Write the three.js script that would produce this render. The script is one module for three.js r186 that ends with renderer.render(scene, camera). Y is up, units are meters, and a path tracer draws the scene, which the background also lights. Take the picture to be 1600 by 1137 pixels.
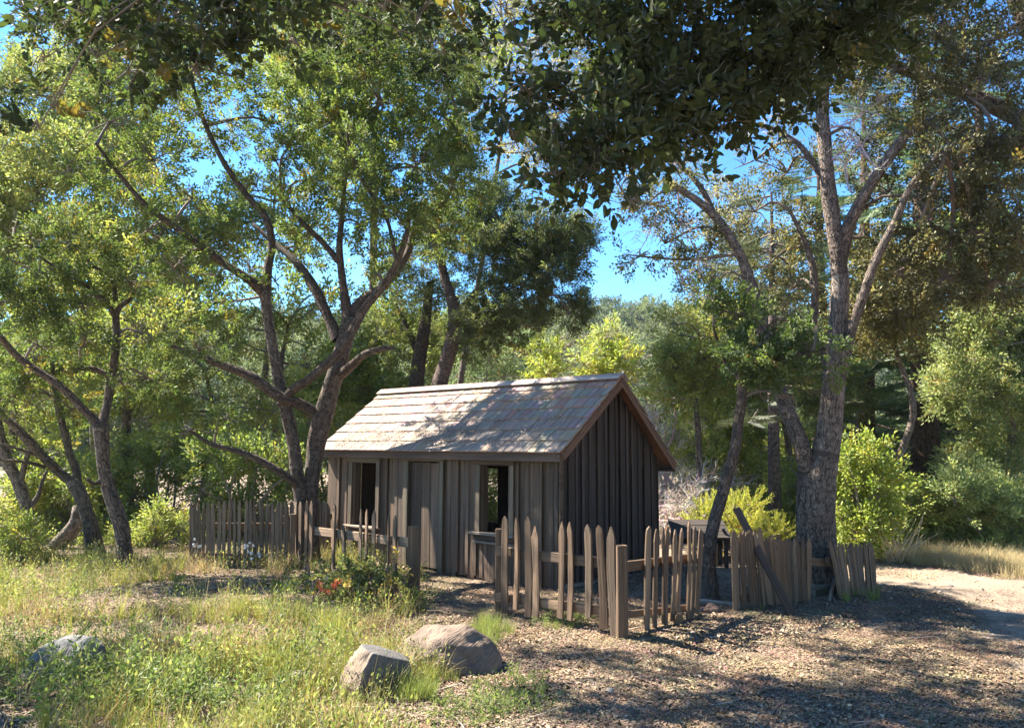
import * as THREE from 'three';
import { Sky } from 'three/addons/objects/Sky.js';
import { mergeGeometries } from 'three/addons/utils/BufferGeometryUtils.js';

// ------------------------------------------------------------ camera, sky, sun, exposure
const scene = new THREE.Scene();
const camera = new THREE.PerspectiveCamera(50.64, 1024 / 727, 0.1, 2000);
camera.position.set(0, 2, 0);
camera.rotation.set(0.107, 0, 0.005);
scene.add(camera);
const SUN_AZ = 25 * Math.PI / 180, SUN_EL = 47 * Math.PI / 180;      // from the left, a little ahead of the camera
const sunDir = new THREE.Vector3(-Math.cos(SUN_AZ) * Math.cos(SUN_EL), Math.sin(SUN_EL), -Math.sin(SUN_AZ) * Math.cos(SUN_EL));
const sky = new Sky(); sky.name = 'sky'; sky.scale.setScalar(1500);
sky.material.uniforms.sunPosition.value.copy(sunDir);
sky.material.uniforms.turbidity.value = 2.6;
sky.material.uniforms.cloudCoverage.value = 0;
sky.material.uniforms.rayleigh.value = 1.4;
sky.material.uniforms.mieCoefficient.value = 0.003;
sky.userData.kind = 'structure';
scene.add(sky);
scene.environmentIntensity = 0.08;
const sun = new THREE.DirectionalLight(new THREE.Color(1, 0.92, 0.79), 5);
sun.name = 'sun'; sun.position.copy(sunDir).multiplyScalar(60); sun.castShadow = true;
sun.shadow.camera.left = -40; sun.shadow.camera.right = 40; sun.shadow.camera.top = 40; sun.shadow.camera.bottom = -40; sun.shadow.camera.far = 200;
sun.shadow.mapSize.set(4096, 4096);
scene.add(sun, sun.target);
const renderer = new THREE.WebGLRenderer({ antialias: true });
renderer.toneMapping = THREE.LinearToneMapping;
renderer.toneMappingExposure = 4.6;
renderer.shadowMap.enabled = true;
scene.fog = new THREE.FogExp2(new THREE.Color(0.86, 0.93, 1.0), 0.00022);

// ------------------------------------------------------------ helpers
function rng(seed) { let a = seed >>> 0; return () => { a = (a + 0x6D2B79F5) | 0; let t = Math.imul(a ^ (a >>> 15), 1 | a); t = (t + Math.imul(t ^ (t >>> 7), 61 | t)) ^ t; return ((t ^ (t >>> 14)) >>> 0) / 4294967296; }; }
const rr = (r, a, b) => a + (b - a) * r();
const V = (x, y, z) => new THREE.Vector3(x, y, z);
const clamp = (x, a, b) => Math.min(b, Math.max(a, x));
const sstep = (a, b, x) => { const t = clamp((x - a) / (b - a), 0, 1); return t * t * (3 - 2 * t); };
const hash = (x, y, z) => { let h = Math.imul(x | 0, 374761393) + Math.imul(y | 0, 668265263) + Math.imul(z | 0, 1274126177); h = Math.imul(h ^ (h >>> 13), 1274126177); return ((h ^ (h >>> 16)) >>> 0) / 4294967296; };
function noise3(x, y, z) {
  const ix = Math.floor(x), iy = Math.floor(y), iz = Math.floor(z), f = (t) => t * t * (3 - 2 * t);
  const u = f(x - ix), v = f(y - iy), w = f(z - iz), L = (a, b, t) => a + (b - a) * t;
  return L(L(L(hash(ix, iy, iz), hash(ix + 1, iy, iz), u), L(hash(ix, iy + 1, iz), hash(ix + 1, iy + 1, iz), u), v),
    L(L(hash(ix, iy, iz + 1), hash(ix + 1, iy, iz + 1), u), L(hash(ix, iy + 1, iz + 1), hash(ix + 1, iy + 1, iz + 1), u), v), w);
}
const fbm = (x, y, z, n = 4) => { let s = 0, a = 0.5, t = 0; for (let i = 0; i < n; i++) { s += a * noise3(x, y, z); t += a; x *= 2.03; y *= 2.03; z *= 2.03; a *= 0.5; } return s / t; };
// a point of the place, seen at that spot of the photograph at that distance ahead
const F = 1202, CP = Math.cos(0.107), SP = Math.sin(0.107), CR = Math.cos(0.005), SR = Math.sin(0.005);
function ray(px, py) { const u0 = px - 800, v0 = py - 568.5, u = CR * u0 + SR * v0, v = -SR * u0 + CR * v0; return V(u / F, -v / F * CP + SP, -(CP + v / F * SP)); }
function at(px, py, d) { const r = ray(px, py); const t = d / -r.z; return V(r.x * t, 2 + r.y * t, -d); }
function onGround(px, py, y = 0) { const r = ray(px, py); const t = (y - 2) / r.y; return V(r.x * t, y, r.z * t); }

const count = {};
function numbered(name) { const n = count[name] = (count[name] ?? -1) + 1; return n ? `${name}_${String(n).padStart(3, '0')}` : name; }
function thing(name, label, category, pos = [0, 0, 0], group) {
  const o = new THREE.Group(); o.name = numbered(name); o.position.set(...pos); scene.add(o);
  o.userData = { label, category }; if (group) o.userData.group = group; return o;
}
function add(name, geo, mat, parent, pos) {
  const m = new THREE.Mesh(geo, mat); m.castShadow = m.receiveShadow = true; if (pos) m.position.copy(pos);
  m.name = parent === scene ? numbered(name) : name; parent.add(m); return m;
}
const UNIQ = new Map();
function part(name, geo, mat, parent, pos) { const k = parent.uuid + name, n = (UNIQ.get(k) ?? -1) + 1; UNIQ.set(k, n); return add(n ? `${name}_${String(n).padStart(3, '0')}` : name, geo, mat, parent, pos); }
function tag(o, label, category, group, kind) { if (label) o.userData.label = label; if (category) o.userData.category = category; if (group) o.userData.group = group; if (kind) o.userData.kind = kind; return o; }
const lin = (a) => new THREE.Color().setRGB(...a);
function tint(g, c) { const n = g.attributes.position.count, a = new Float32Array(n * 3); for (let i = 0; i < n; i++) { a[i * 3] = c[0]; a[i * 3 + 1] = c[1]; a[i * 3 + 2] = c[2]; } g.setAttribute('color', new THREE.BufferAttribute(a, 3)); return g; }
const mixc = (a, b, t) => [a[0] + (b[0] - a[0]) * t, a[1] + (b[1] - a[1]) * t, a[2] + (b[2] - a[2]) * t];

// ------------------------------------------------------------ textures
function tex(w, h, fn, srgb, rep) {
  const d = new Uint8Array(w * h * 4);
  for (let y = 0; y < h; y++) for (let x = 0; x < w; x++) { const c = fn(x / w, y / h), o = (y * w + x) * 4; const q = typeof c === 'number' ? [c, c, c] : c; for (let k = 0; k < 3; k++) { let v = clamp(q[k], 0, 1); if (srgb) v = v <= 0.0031308 ? v * 12.92 : 1.055 * Math.pow(v, 1 / 2.4) - 0.055; d[o + k] = v * 255; } d[o + 3] = 255; }
  const t = new THREE.DataTexture(d, w, h); t.wrapS = t.wrapT = THREE.RepeatWrapping; t.magFilter = THREE.LinearFilter; t.minFilter = THREE.LinearMipmapLinearFilter; t.generateMipmaps = true;
  if (srgb) t.colorSpace = THREE.SRGBColorSpace; if (rep) t.repeat.set(...rep); t.needsUpdate = true; return t;
}
// noise that repeats over the unit square
function pn(u, v, fx, fy, s) {
  const x = u * fx, y = v * fy, ix = Math.floor(x), iy = Math.floor(y), f = (t) => t * t * (3 - 2 * t), a = f(x - ix), b = f(y - iy), m = (p, q) => ((p % q) + q) % q, H = (i, j) => hash(m(i, fx), m(j, fy), s);
  const p = H(ix, iy) + (H(ix + 1, iy) - H(ix, iy)) * a, q = H(ix, iy + 1) + (H(ix + 1, iy + 1) - H(ix, iy + 1)) * a; return p + (q - p) * b;
}
const pf = (u, v, fx, fy, s, n = 4) => { let t = 0, a = 0.5, w = 0; for (let i = 0; i < n; i++) { t += a * pn(u, v, fx << i, fy << i, s + i * 17); w += a; a *= 0.5; } return t / w; };
// weathered sawn or split wood: grain runs along v; one tile is 0.5 m across and 2 m long
const grain = (u, v) => { const wob = (pf(u, v, 3, 3, 4) - 0.5) * 0.06; const uu = (u + wob + 1) % 1; return 0.5 * pf(uu, v, 48, 3, 11, 3) + 0.3 * pf(uu, v, 150, 6, 23, 2) + 0.2 * pf(u, v, 8, 4, 31); };
const cracks = (u, v) => { const wob = (pf(u, v, 3, 4, 44) - 0.5) * 0.05; const uu = (u + wob + 1) % 1; const c = Math.abs(pn(uu, v, 60, 4, 51) - 0.5); return sstep(0.0, 0.05, c) * 0.75 + 0.25; };
const woodMap = tex(512, 1024, (u, v) => { const g = grain(u, v), c = cracks(u, v), p = pf(u, v, 4, 6, 77); const st = pf(u, v, 22, 2, 83, 2), k = (0.12 + 1.25 * g) * (0.35 + 0.65 * c) * (0.62 + 0.7 * st); return [k * (0.95 + 0.1 * p), k * 0.97, k * (1.0 - 0.09 * p)]; }, true, [2, 0.5]);
const woodBump = tex(512, 1024, (u, v) => 0.65 * grain(u, v) * 1.0 + 0.35 * cracks(u, v), false, [2, 0.5]);
const shakeMap = tex(256, 512, (u, v) => { const g = grain(u, v); return [0.72 + 0.4 * (g - 0.35), 0.72 + 0.4 * (g - 0.36), 0.7 + 0.4 * (g - 0.38)]; }, true, [2, 0.5]);
// oak bark: plates parted by upright fissures; one tile is 0.5 m across and 1 m long
const fiss = (u, v) => { const wob = (pf(u, v, 5, 5, 8) - 0.5) * 0.16, uu = (u + wob + 1) % 1, a = 1 - Math.abs(2 * pn(uu, v, 26, 9, 5) - 1), b = 1 - Math.abs(2 * pn(uu, v, 46, 26, 6) - 1), n = pf(u, v, 40, 40, 15, 3); return clamp(1 - Math.max(sstep(0.66, 1, a), 0.75 * sstep(0.62, 1, b)) - 0.5 * (n - 0.5), 0, 1); };
const barkMap = tex(512, 1024, (u, v) => { const f = fiss(u, v), n = pf(u, v, 8, 12, 3), l = sstep(0.56, 0.68, pf(u, v, 6, 5, 91, 5)); const k = (0.22 + 0.78 * f) * (0.45 + 0.9 * n); return mixc([k * 0.9, k * 0.82, k * 0.74], [0.85, 0.88, 0.8], l * 0.5 * f); }, true, [2, 1]);
const barkBump = tex(512, 1024, (u, v) => 0.7 * fiss(u, v) + 0.3 * pf(u, v, 20, 30, 13), false, [2, 1]);
const soilMap = tex(1024, 1024, (u, v) => { const a = pf(u, v, 6, 6, 2, 5), b = pf(u, v, 90, 60, 9, 3), s = sstep(0.7, 0.78, pn(u, v, 120, 120, 19)); const k = 0.42 + 0.5 * a + 0.5 * (b - 0.5); return mixc([k, k * 0.95, k * 0.9], [0.95, 0.9, 0.85], s * 0.5); }, true, [0.5, 0.5]);
const soilBump = tex(1024, 1024, (u, v) => 0.5 * pf(u, v, 40, 40, 9, 4) + 0.5 * sstep(0.55, 0.8, pn(u, v, 110, 110, 19)), false, [0.5, 0.5]);
const rockMap = tex(512, 512, (u, v) => { const a = pf(u, v, 5, 5, 61, 6), b = pf(u, v, 60, 60, 62, 2), l = sstep(0.6, 0.7, pf(u, v, 7, 7, 67, 5)); const k = 0.45 + 0.5 * a + 0.25 * (b - 0.5); return mixc([k, k * 0.98, k * 0.95], [0.95, 0.95, 0.92], l * 0.35); }, true);
const rockBump = tex(512, 512, (u, v) => 0.6 * pf(u, v, 8, 8, 63, 6) + 0.4 * pf(u, v, 60, 60, 64, 2), false);

// ------------------------------------------------------------ materials
const std = (o) => new THREE.MeshStandardMaterial({ roughness: 0.9, ...o });
const M = {
  wood: std({ name: 'weathered_wood', vertexColors: true, map: woodMap, bumpMap: woodBump, bumpScale: 0.009, roughness: 0.88 }),
  shake: std({ name: 'split_shingle', vertexColors: true, map: shakeMap, bumpMap: woodBump, bumpScale: 0.004, roughness: 0.85 }),
  bark: std({ name: 'oak_bark', vertexColors: true, map: barkMap, bumpMap: barkBump, bumpScale: 0.035, roughness: 0.95 }),
  twig: std({ name: 'twig_bark', vertexColors: true, roughness: 0.95 }),
  soil: std({ name: 'soil', vertexColors: true, map: soilMap, bumpMap: soilBump, bumpScale: 0.02, roughness: 1 }),
  road: std({ name: 'road_dirt', color: lin([0.36, 0.285, 0.212]), map: soilMap, bumpMap: soilBump, bumpScale: 0.008, roughness: 1 }),
  rock: std({ name: 'rock', vertexColors: true, map: rockMap, bumpMap: rockBump, bumpScale: 0.02, roughness: 0.92 }),
  litter: std({ name: 'dead_leaves', vertexColors: true, side: THREE.DoubleSide, roughness: 0.8 }),
};
const leafMat = (name, t = 0.5, coat = 0.25) => new THREE.MeshPhysicalMaterial({ name, vertexColors: true, side: THREE.DoubleSide, roughness: 0.95, transmission: t, thickness: 0, clearcoat: coat, clearcoatRoughness: 0.45, specularIntensity: 0.5 });
M.leaf = leafMat('oak_leaves', 0.56, 0.14);
M.thinLeaf = leafMat('thin_leaves', 0.6, 0.06);
M.grass = leafMat('grass_blades', 0.5, 0.03);

// ------------------------------------------------------------ geometry builders
class Geo {
  constructor() { this.p = []; this.u = []; this.c = []; this.i = []; }
  v(x, y, z, u = 0, w = 0, c = [1, 1, 1]) { this.p.push(x, y, z); this.u.push(u, w); this.c.push(...c); return this.p.length / 3 - 1; }
  t(a, b, c) { this.i.push(a, b, c); }
  q(a, b, c, d) { this.i.push(a, b, c, a, c, d); }
  done(flat) {
    let g = new THREE.BufferGeometry();
    g.setAttribute('position', new THREE.Float32BufferAttribute(this.p, 3)); g.setAttribute('uv', new THREE.Float32BufferAttribute(this.u, 2)); g.setAttribute('color', new THREE.Float32BufferAttribute(this.c, 3));
    g.setIndex(this.i); if (flat) g = g.toNonIndexed(); g.computeVertexNormals(); return g;
  }
}
// a board standing on its end (y from 0 to L) with chamfered edges, a little bow and its own stretch of grain; `tip` makes a picket point
function board(r, L, w, t, o = {}) {
  const g = new Geo(), n = o.seg ?? 1, ch = Math.min(o.ch ?? 0.005, t * 0.3, w * 0.2), u0 = r() * 9, v0 = r() * 9, c = o.color ?? [0.3, 0.22, 0.16], bow = (r() - 0.5) * (o.bow ?? 0), lean = (r() - 0.5) * (o.bow ?? 0);
  const rings = [], ys = [];
  for (let k = 0; k <= n; k++) ys.push([k / n * L * (o.tip ? 1 - o.tip / L : 1), 1]);
  if (o.tip) { const y0 = L - o.tip; ys.push([y0 + o.tip * 0.55, 0.62 + r() * 0.15], [L, 0.16]); }
  const skew = o.tip ? (r() - 0.5) * 0.4 : 0;
  ys.forEach(([y, f], k) => {
    const j = (o.rough ?? 0) * (k ? 1 : 1), hw = w / 2 * f * (1 + (r() - 0.5) * j), ht = t / 2 * (0.5 + 0.5 * f) * (1 + (r() - 0.5) * j * 0.7), ox = bow * Math.sin(y / L * Math.PI) + (1 - f) * skew * w + (r() - 0.5) * j * 0.02, oz = lean * Math.sin(y / L * Math.PI), cc = ch * Math.max(0.3, f);
    rings.push([[-hw + cc, ht], [hw - cc, ht], [hw, ht - cc], [hw, -ht + cc], [hw - cc, -ht], [-hw + cc, -ht], [-hw, -ht + cc], [-hw, ht - cc]].map(([x, z]) => [x + ox, y, z + oz]));
  });
  const put = (q, u, v) => g.v(q[0], q[1], q[2], u, v, c);
  for (let k = 0; k + 1 < rings.length; k++) { let per = 0; for (let s = 0; s < 8; s++) { const s2 = (s + 1) % 8, A = rings[k][s], B = rings[k][s2], C = rings[k + 1][s2], D = rings[k + 1][s]; const d = Math.hypot(A[0] - B[0], A[2] - B[2]); const a = put(A, u0 + per, v0 + A[1]), b = put(B, u0 + per + d, v0 + B[1]), e = put(C, u0 + per + d, v0 + C[1]), f = put(D, u0 + per, v0 + D[1]); per += d; g.q(a, b, e, f); } }
  for (const [k, up] of [[0, 0], [rings.length - 1, 1]]) { const id = rings[k].map((q) => put(q, u0 + q[0], v0 + q[2] * 0.3)); for (let s = 1; s < 7; s++) up ? g.t(id[0], id[s], id[s + 1]) : g.t(id[0], id[s + 1], id[s]); }
  return g.done(true);
}
const bar = (r, L, w, t, o) => board(r, L, w, t, o).rotateZ(-Math.PI / 2);      // lies along +x
// matrix that stands a board from a to b, its broad face turned towards `face`
function stand(a, b, face) { const y = b.clone().sub(a).normalize(), z = face.clone().addScaledVector(y, -face.dot(y)).normalize(), x = y.clone().cross(z); return new THREE.Matrix4().makeBasis(x, y, z).setPosition(a); }
// limb along points with radii
function limb(pts, rad, o = {}) {
  const g = new Geo(), curve = new THREE.CatmullRomCurve3(pts, false, 'centripetal'), len = curve.getLength(), n = o.n ?? clamp(Math.ceil(len / (o.step ?? 0.16)), 2, 90), sides = o.sides ?? 10, c = o.color ?? [0.3, 0.26, 0.22], c2 = o.color2 ?? c, seed = o.seed ?? 0, rough = o.rough ?? 0.14, fq = 1.6 / Math.max(0.3, rad[0] * 5);
  let prev = null; const frames = [];
  for (let k = 0; k <= n; k++) {
    const t = k / n, p = curve.getPoint(t), tan = curve.getTangent(t), f = t * (rad.length - 1), i = Math.min(rad.length - 2, Math.floor(f)), r0 = rad[i] + (rad[i + 1] - rad[i]) * (f - i);
    let nx = prev ? prev.clone() : V(1, 0, 0.3); nx.addScaledVector(tan, -nx.dot(tan)).normalize(); prev = nx; const bx = tan.clone().cross(nx);
    frames.push([p, r0]);
    for (let s = 0; s <= sides; s++) {
      const a = s / sides * Math.PI * 2, ca = Math.cos(a), sa = Math.sin(a), y = t * len;
      let q = 1 + rough * 2 * (fbm(ca * 1.3 + seed, sa * 1.3, y * fq, 3) - 0.5);
      if (o.flare) q *= 1 + o.flare * Math.exp(-y / (r0 * 1.3)) * (0.75 + 0.6 * Math.pow(Math.abs(Math.cos(a * 2.5 + seed)), 2));
      const m = mixc(c, c2, t), k2 = 0.85 + 0.3 * noise3(ca * 2 + seed, sa * 2, y * 2);
      g.v(p.x + (nx.x * ca + bx.x * sa) * r0 * q, p.y + (nx.y * ca + bx.y * sa) * r0 * q, p.z + (nx.z * ca + bx.z * sa) * r0 * q, s / sides * Math.max(1, Math.round(2 * Math.PI * r0 * 2)) * 0.5, y, m.map((x) => x * k2));
    }
  }
  for (let k = 0; k < n; k++) for (let s = 0; s < sides; s++) { const a = k * (sides + 1) + s, b = a + sides + 1; g.q(a, a + 1, b + 1, b); }
  if (!o.open) { const e = frames[n], id = g.v(e[0].x, e[0].y, e[0].z, 0, len, o.cut ?? c2); for (let s = 0; s < sides; s++) { const a = n * (sides + 1) + s; g.t(a, a + 1, id); } }
  const geo = g.done(); geo.userData.frames = frames; return geo;
}
const trail = (list, k = 1, d = 0) => ({ pts: list.map(([x, y, z]) => at(x, y, z + d)), rad: list.map(([, , z, w]) => w / 2 * z / F * k) });

// ------------------------------------------------------------ leaves
function leafInto(g, m, L, W, c, fold = 0.25, big = false, curl = 0.15) {
  const P = (x, y, z) => { const q = V(x, y, z).applyMatrix4(m); return g.v(q.x, q.y, q.z, 0, 0, c); };
  if (!big) { const a = P(0, 0, 0), l = P(-W / 2, L * 0.48, W * fold), t = P(0, L, -L * curl), e = P(W / 2, L * 0.48, W * fold); g.t(a, e, t); g.t(a, t, l); return; }
  const ys = [0, 0.14, 0.36, 0.62, 0.85, 1], ws = [0.06, 0.62, 0.98, 0.92, 0.55, 0]; let pl, pm, pr;
  ys.forEach((y, k) => { const z = -L * curl * y * y, w = W / 2 * ws[k], l = P(-w, y * L, z + w * fold), mid = P(0, y * L, z), e = P(w, y * L, z + w * fold); if (k) { g.q(pl, pm, mid, l); g.q(pm, pr, e, mid); } pl = l; pm = mid; pr = e; });
}
function cluster(seed, o) {
  const r = rng(seed), g = new Geo(), e = new THREE.Euler(), q = new THREE.Quaternion(), S = o.len;
  for (let k = 0; k < o.n; k++) {
    const y = S * (0.08 + 0.92 * (k + r()) / o.n), a = k * 2.4 + r(), spread = rr(r, o.out?.[0] ?? 0.5, o.out?.[1] ?? 1.5), off = rr(r, 0, o.wide ?? 0.04);
    q.setFromEuler(e.set(spread * (k > o.n - 3 ? 0.3 : 1), a, rr(r, -0.7, 0.7), 'YXZ'));
    const s = rr(r, 0.7, 1.25), m = new THREE.Matrix4().compose(V(Math.sin(a) * off, y, Math.cos(a) * off), q, V(s, s, s)), k2 = rr(r, 0.75, 1.25);
    leafInto(g, m, o.L, o.W, [k2 * rr(r, 0.9, 1.15), k2, k2 * rr(r, 0.8, 1.1)], o.fold ?? 0.25, o.big, o.curl ?? 0.15);
  }
  if (o.stem) { const c = o.stemColor ?? [1.6, 0.9, 1.2], w = o.stem; for (const [dx, dz] of [[w, 0], [0, w]]) { const a = g.v(-dx, 0, -dz, 0, 0, c), b = g.v(dx, 0, dz, 0, 0, c), d = g.v(dx * 0.4, S, dz * 0.4, 0, 0, c), f = g.v(-dx * 0.4, S, -dz * 0.4, 0, 0, c); g.q(a, b, d, f); } }
  return g.done();
}
const L = {
  oak: cluster(11, { n: 26, len: 0.24, L: 0.058, W: 0.034, stem: 0.003, wide: 0.05 }),
  oakB: cluster(12, { n: 30, len: 0.28, L: 0.052, W: 0.03, stem: 0.003, wide: 0.06 }),
  bay: cluster(13, { n: 24, len: 0.3, L: 0.085, W: 0.032, stem: 0.003, wide: 0.04, fold: 0.15 }),
  broad: cluster(14, { n: 15, len: 0.34, L: 0.085, W: 0.05, stem: 0.0028, wide: 0.02, big: true, fold: 0.2, out: [0.7, 1.7] }),
  shrub: cluster(15, { n: 26, len: 0.22, L: 0.045, W: 0.034, stem: 0.003, wide: 0.03, out: [0.5, 1.3] }),
  needle: cluster(16, { n: 60, len: 0.42, L: 0.07, W: 0.012, stem: 0.004, wide: 0.0, out: [0.9, 1.3], fold: 0.05, curl: 0.2 }),
  broom: cluster(17, { n: 40, len: 0.32, L: 0.05, W: 0.012, stem: 0.003, wide: 0.01, out: [0.2, 0.8], fold: 0.1 }),
};
// flat conifer spray
{
  const r = rng(18), g = new Geo(), q = new THREE.Quaternion(), e = new THREE.Euler();
  for (let k = 0; k < 34; k++) for (const s of [-1, 1]) { const y = 0.03 + k / 34 * 0.5, len = 0.1 * (1 - 0.55 * k / 34) * rr(r, 0.8, 1.2); q.setFromEuler(e.set(rr(r, -0.25, 0.15), 0, -s * rr(r, 0.8, 1.15))); const k2 = rr(r, 0.75, 1.2); leafInto(g, new THREE.Matrix4().compose(V(0, y, -0.15 * y * y), q, V(1, 1, 1)), len, 0.016, [k2, k2, k2], 0.1, false, 0.1); }
  L.spray = g.done();
}
const leafCol = (r, A, B, yel = 0.04) => { const t = r(); let c = mixc(A, B, t * t * 0.6 + t * 0.4); c = [Math.min(0.45, c[0] * 1.75), Math.min(0.5, c[1] * 1.65), c[2] * 1.6]; if (r() < yel) c = mixc(c, [0.3, 0.22, 0.03], 0.6); return c; };

// copies of one cluster as one crown; spots: [position, direction, scale, colour]
function scatter(name, geo, mat, parent, spots, kind = 'stuff') {
  const im = new THREE.InstancedMesh(geo, mat, Math.max(1, spots.length)), m = new THREE.Matrix4(), q = new THREE.Quaternion(), q2 = new THREE.Quaternion(), Y = V(0, 1, 0), col = new THREE.Color();
  spots.forEach(([p, d, s, c, roll = 0], i) => { q.setFromUnitVectors(Y, d.clone().normalize()); q2.setFromAxisAngle(Y, roll); q.multiply(q2); im.setMatrixAt(i, m.compose(p, q, typeof s === 'number' ? V(s, s, s) : s)); im.setColorAt(i, col.setRGB(...c)); });
  im.count = spots.length; im.castShadow = im.receiveShadow = true; im.name = parent === scene ? numbered(name) : name; im.userData.kind = kind; parent.add(im); return im;
}
const randDir = (r) => { const z = rr(r, -1, 1), a = r() * 6.2832, s = Math.sqrt(1 - z * z); return V(s * Math.cos(a), z, s * Math.sin(a)); };
// clumps: [x, y, radius (photo pixels), distance]
function clumpSpots(r, clumps, o) {
  const out = [], cr = o.cl ?? 0.26;
  for (const [px, py, rp, d, f = 1, w] of clumps) {
    const c = w ? w.clone() : at(px, py, d), R = w ? rp : rp * d / F, n = Math.round(f * (o.dens ?? 1) * 300 * R * R * Math.pow(0.26 / cr, 2) / Math.max(0.6, Math.sqrt(R))) ;
    const sd = r() * 100;
    for (let k = 0; k < n; k++) {
      const dir = randDir(r), rad = Math.pow(r(), 0.42) * (0.72 + 0.55 * noise3(dir.x * 2 + sd, dir.y * 2, dir.z * 2));
      const p = c.clone().add(V(dir.x * R * rad, dir.y * R * rad * (o.flat ?? 0.85), dir.z * R * rad * (o.deep ?? 1)));
      if (fbm(p.x * (o.nf ?? 1.5) + sd, p.y * (o.nf ?? 1.5), p.z * (o.nf ?? 1.5), 2) < (o.gap ?? 0.42)) continue;
      const up = dir.clone().multiplyScalar(0.8).add(randDir(r).multiplyScalar(0.7)).add(V(0, o.up ?? 0.2, 0));
      out.push([p, up, rr(r, 0.75, 1.3) * (o.scale ?? 1), leafCol(r, o.A, o.B, o.yel), r() * 6.28]);
    }
  }
  return out;
}
// thin branches from the limbs out to each clump and on through it
function twigs(r, nodes, clumps, o = {}) {
  const list = [], col = o.color ?? [0.16, 0.13, 0.1];
  for (const [px, py, rp, d, , w] of clumps) {
    const c = w ? w.clone() : at(px, py, d), R = w ? rp : rp * d / F; let best = null, bd = 1e9;
    for (const [p] of nodes) { const q = p.distanceTo(c) + Math.max(0, p.y - c.y) * 0.8; if (q < bd) { bd = q; best = p; } }
    const grow = (a, b, r0, r1, sag) => { const m = a.clone().lerp(b, 0.5).add(randDir(r).multiplyScalar(a.distanceTo(b) * 0.14)); m.y += sag; list.push(limb([a, m, b], [r0, (r0 + r1) / 2, r1], { sides: 5, n: 5, color: col, rough: 0.1, seed: r() * 50 })); };
    const rb = clamp(0.02 + R * 0.012 + bd * 0.006, 0.015, 0.07) * (o.thick ?? 1);
    if (bd > 0.1 && bd < (o.reach ?? 6)) grow(best, c, rb, rb * 0.5, 0.1);
    for (let k = 0; k < (o.n ?? 6); k++) { const e = randDir(r).multiplyScalar(R * rr(r, 0.6, 1)); e.y *= 0.8; const tip = c.clone().add(e); grow(c.clone().addScaledVector(e, 0.05), tip, rb * 0.5, 0.004, 0.03); for (let j = 0; j < 2; j++) { const s = c.clone().lerp(tip, rr(r, 0.3, 0.7)); grow(s, s.clone().add(randDir(r).multiplyScalar(R * 0.4)), rb * 0.22, 0.003, 0); } }
  }
  return list.length ? mergeGeometries(list) : null;
}

// ------------------------------------------------------------ the setting: ground, road, hill
const near = (x, z) => { // ground height
  const zf = -z; let y = (fbm(x * 0.5 + 3, 0, z * 0.5, 3) - 0.5) * 0.1 + (fbm(x * 2.2, 7, z * 2.2, 2) - 0.5) * 0.035;
  const line = 8.3 + (x - 1.15) * 0.6;                                  // the fence on the right
  y -= 0.1 * sstep(0.7, 2.2, x) * sstep(0.1, 0.9, line - zf);
  y += 0.12 * sstep(-1.2, -3.2, x) * sstep(12.5, 9, zf);                // the grassy rise on the left
  return y * sstep(200, 40, Math.hypot(x, z));
};
const inCabin = (x, z) => { const dx = x - 0.658, dz = z + 10.924, lx = dx * 0.751 - dz * -0.660, lz = dx * -0.660 + dz * 0.751; return lx > -5.4 && lx < 0 && lz < 0 && lz > -2.7; };
const roadPoly = [[2.2, -2], [3.1, 4], [3.9, 6], [4.9, 8], [5.7, 9.8], [6.0, 11.2], [4.9, 12.2], [1.8, 13.2], [-2, 15.2], [-2, 17.8], [2.5, 16.2], [5.6, 14.9], [7.2, 13.4], [9.2, 11.0], [14, 8], [30, 4], [30, -2]];
function inPoly(x, y, P) { let c = false; for (let i = 0, j = P.length - 1; i < P.length; j = i++) if ((P[i][1] > y) !== (P[j][1] > y) && x < (P[j][0] - P[i][0]) * (y - P[i][1]) / (P[j][1] - P[i][1]) + P[i][0]) c = !c; return c; }
const onRoad = (x, z) => inPoly(x + (fbm(x * 0.8, 2, z * 0.8, 3) - 0.5) * 1.4, -z + (fbm(x * 0.8, 9, z * 0.8, 3) - 0.5) * 0.9, roadPoly);
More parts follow.
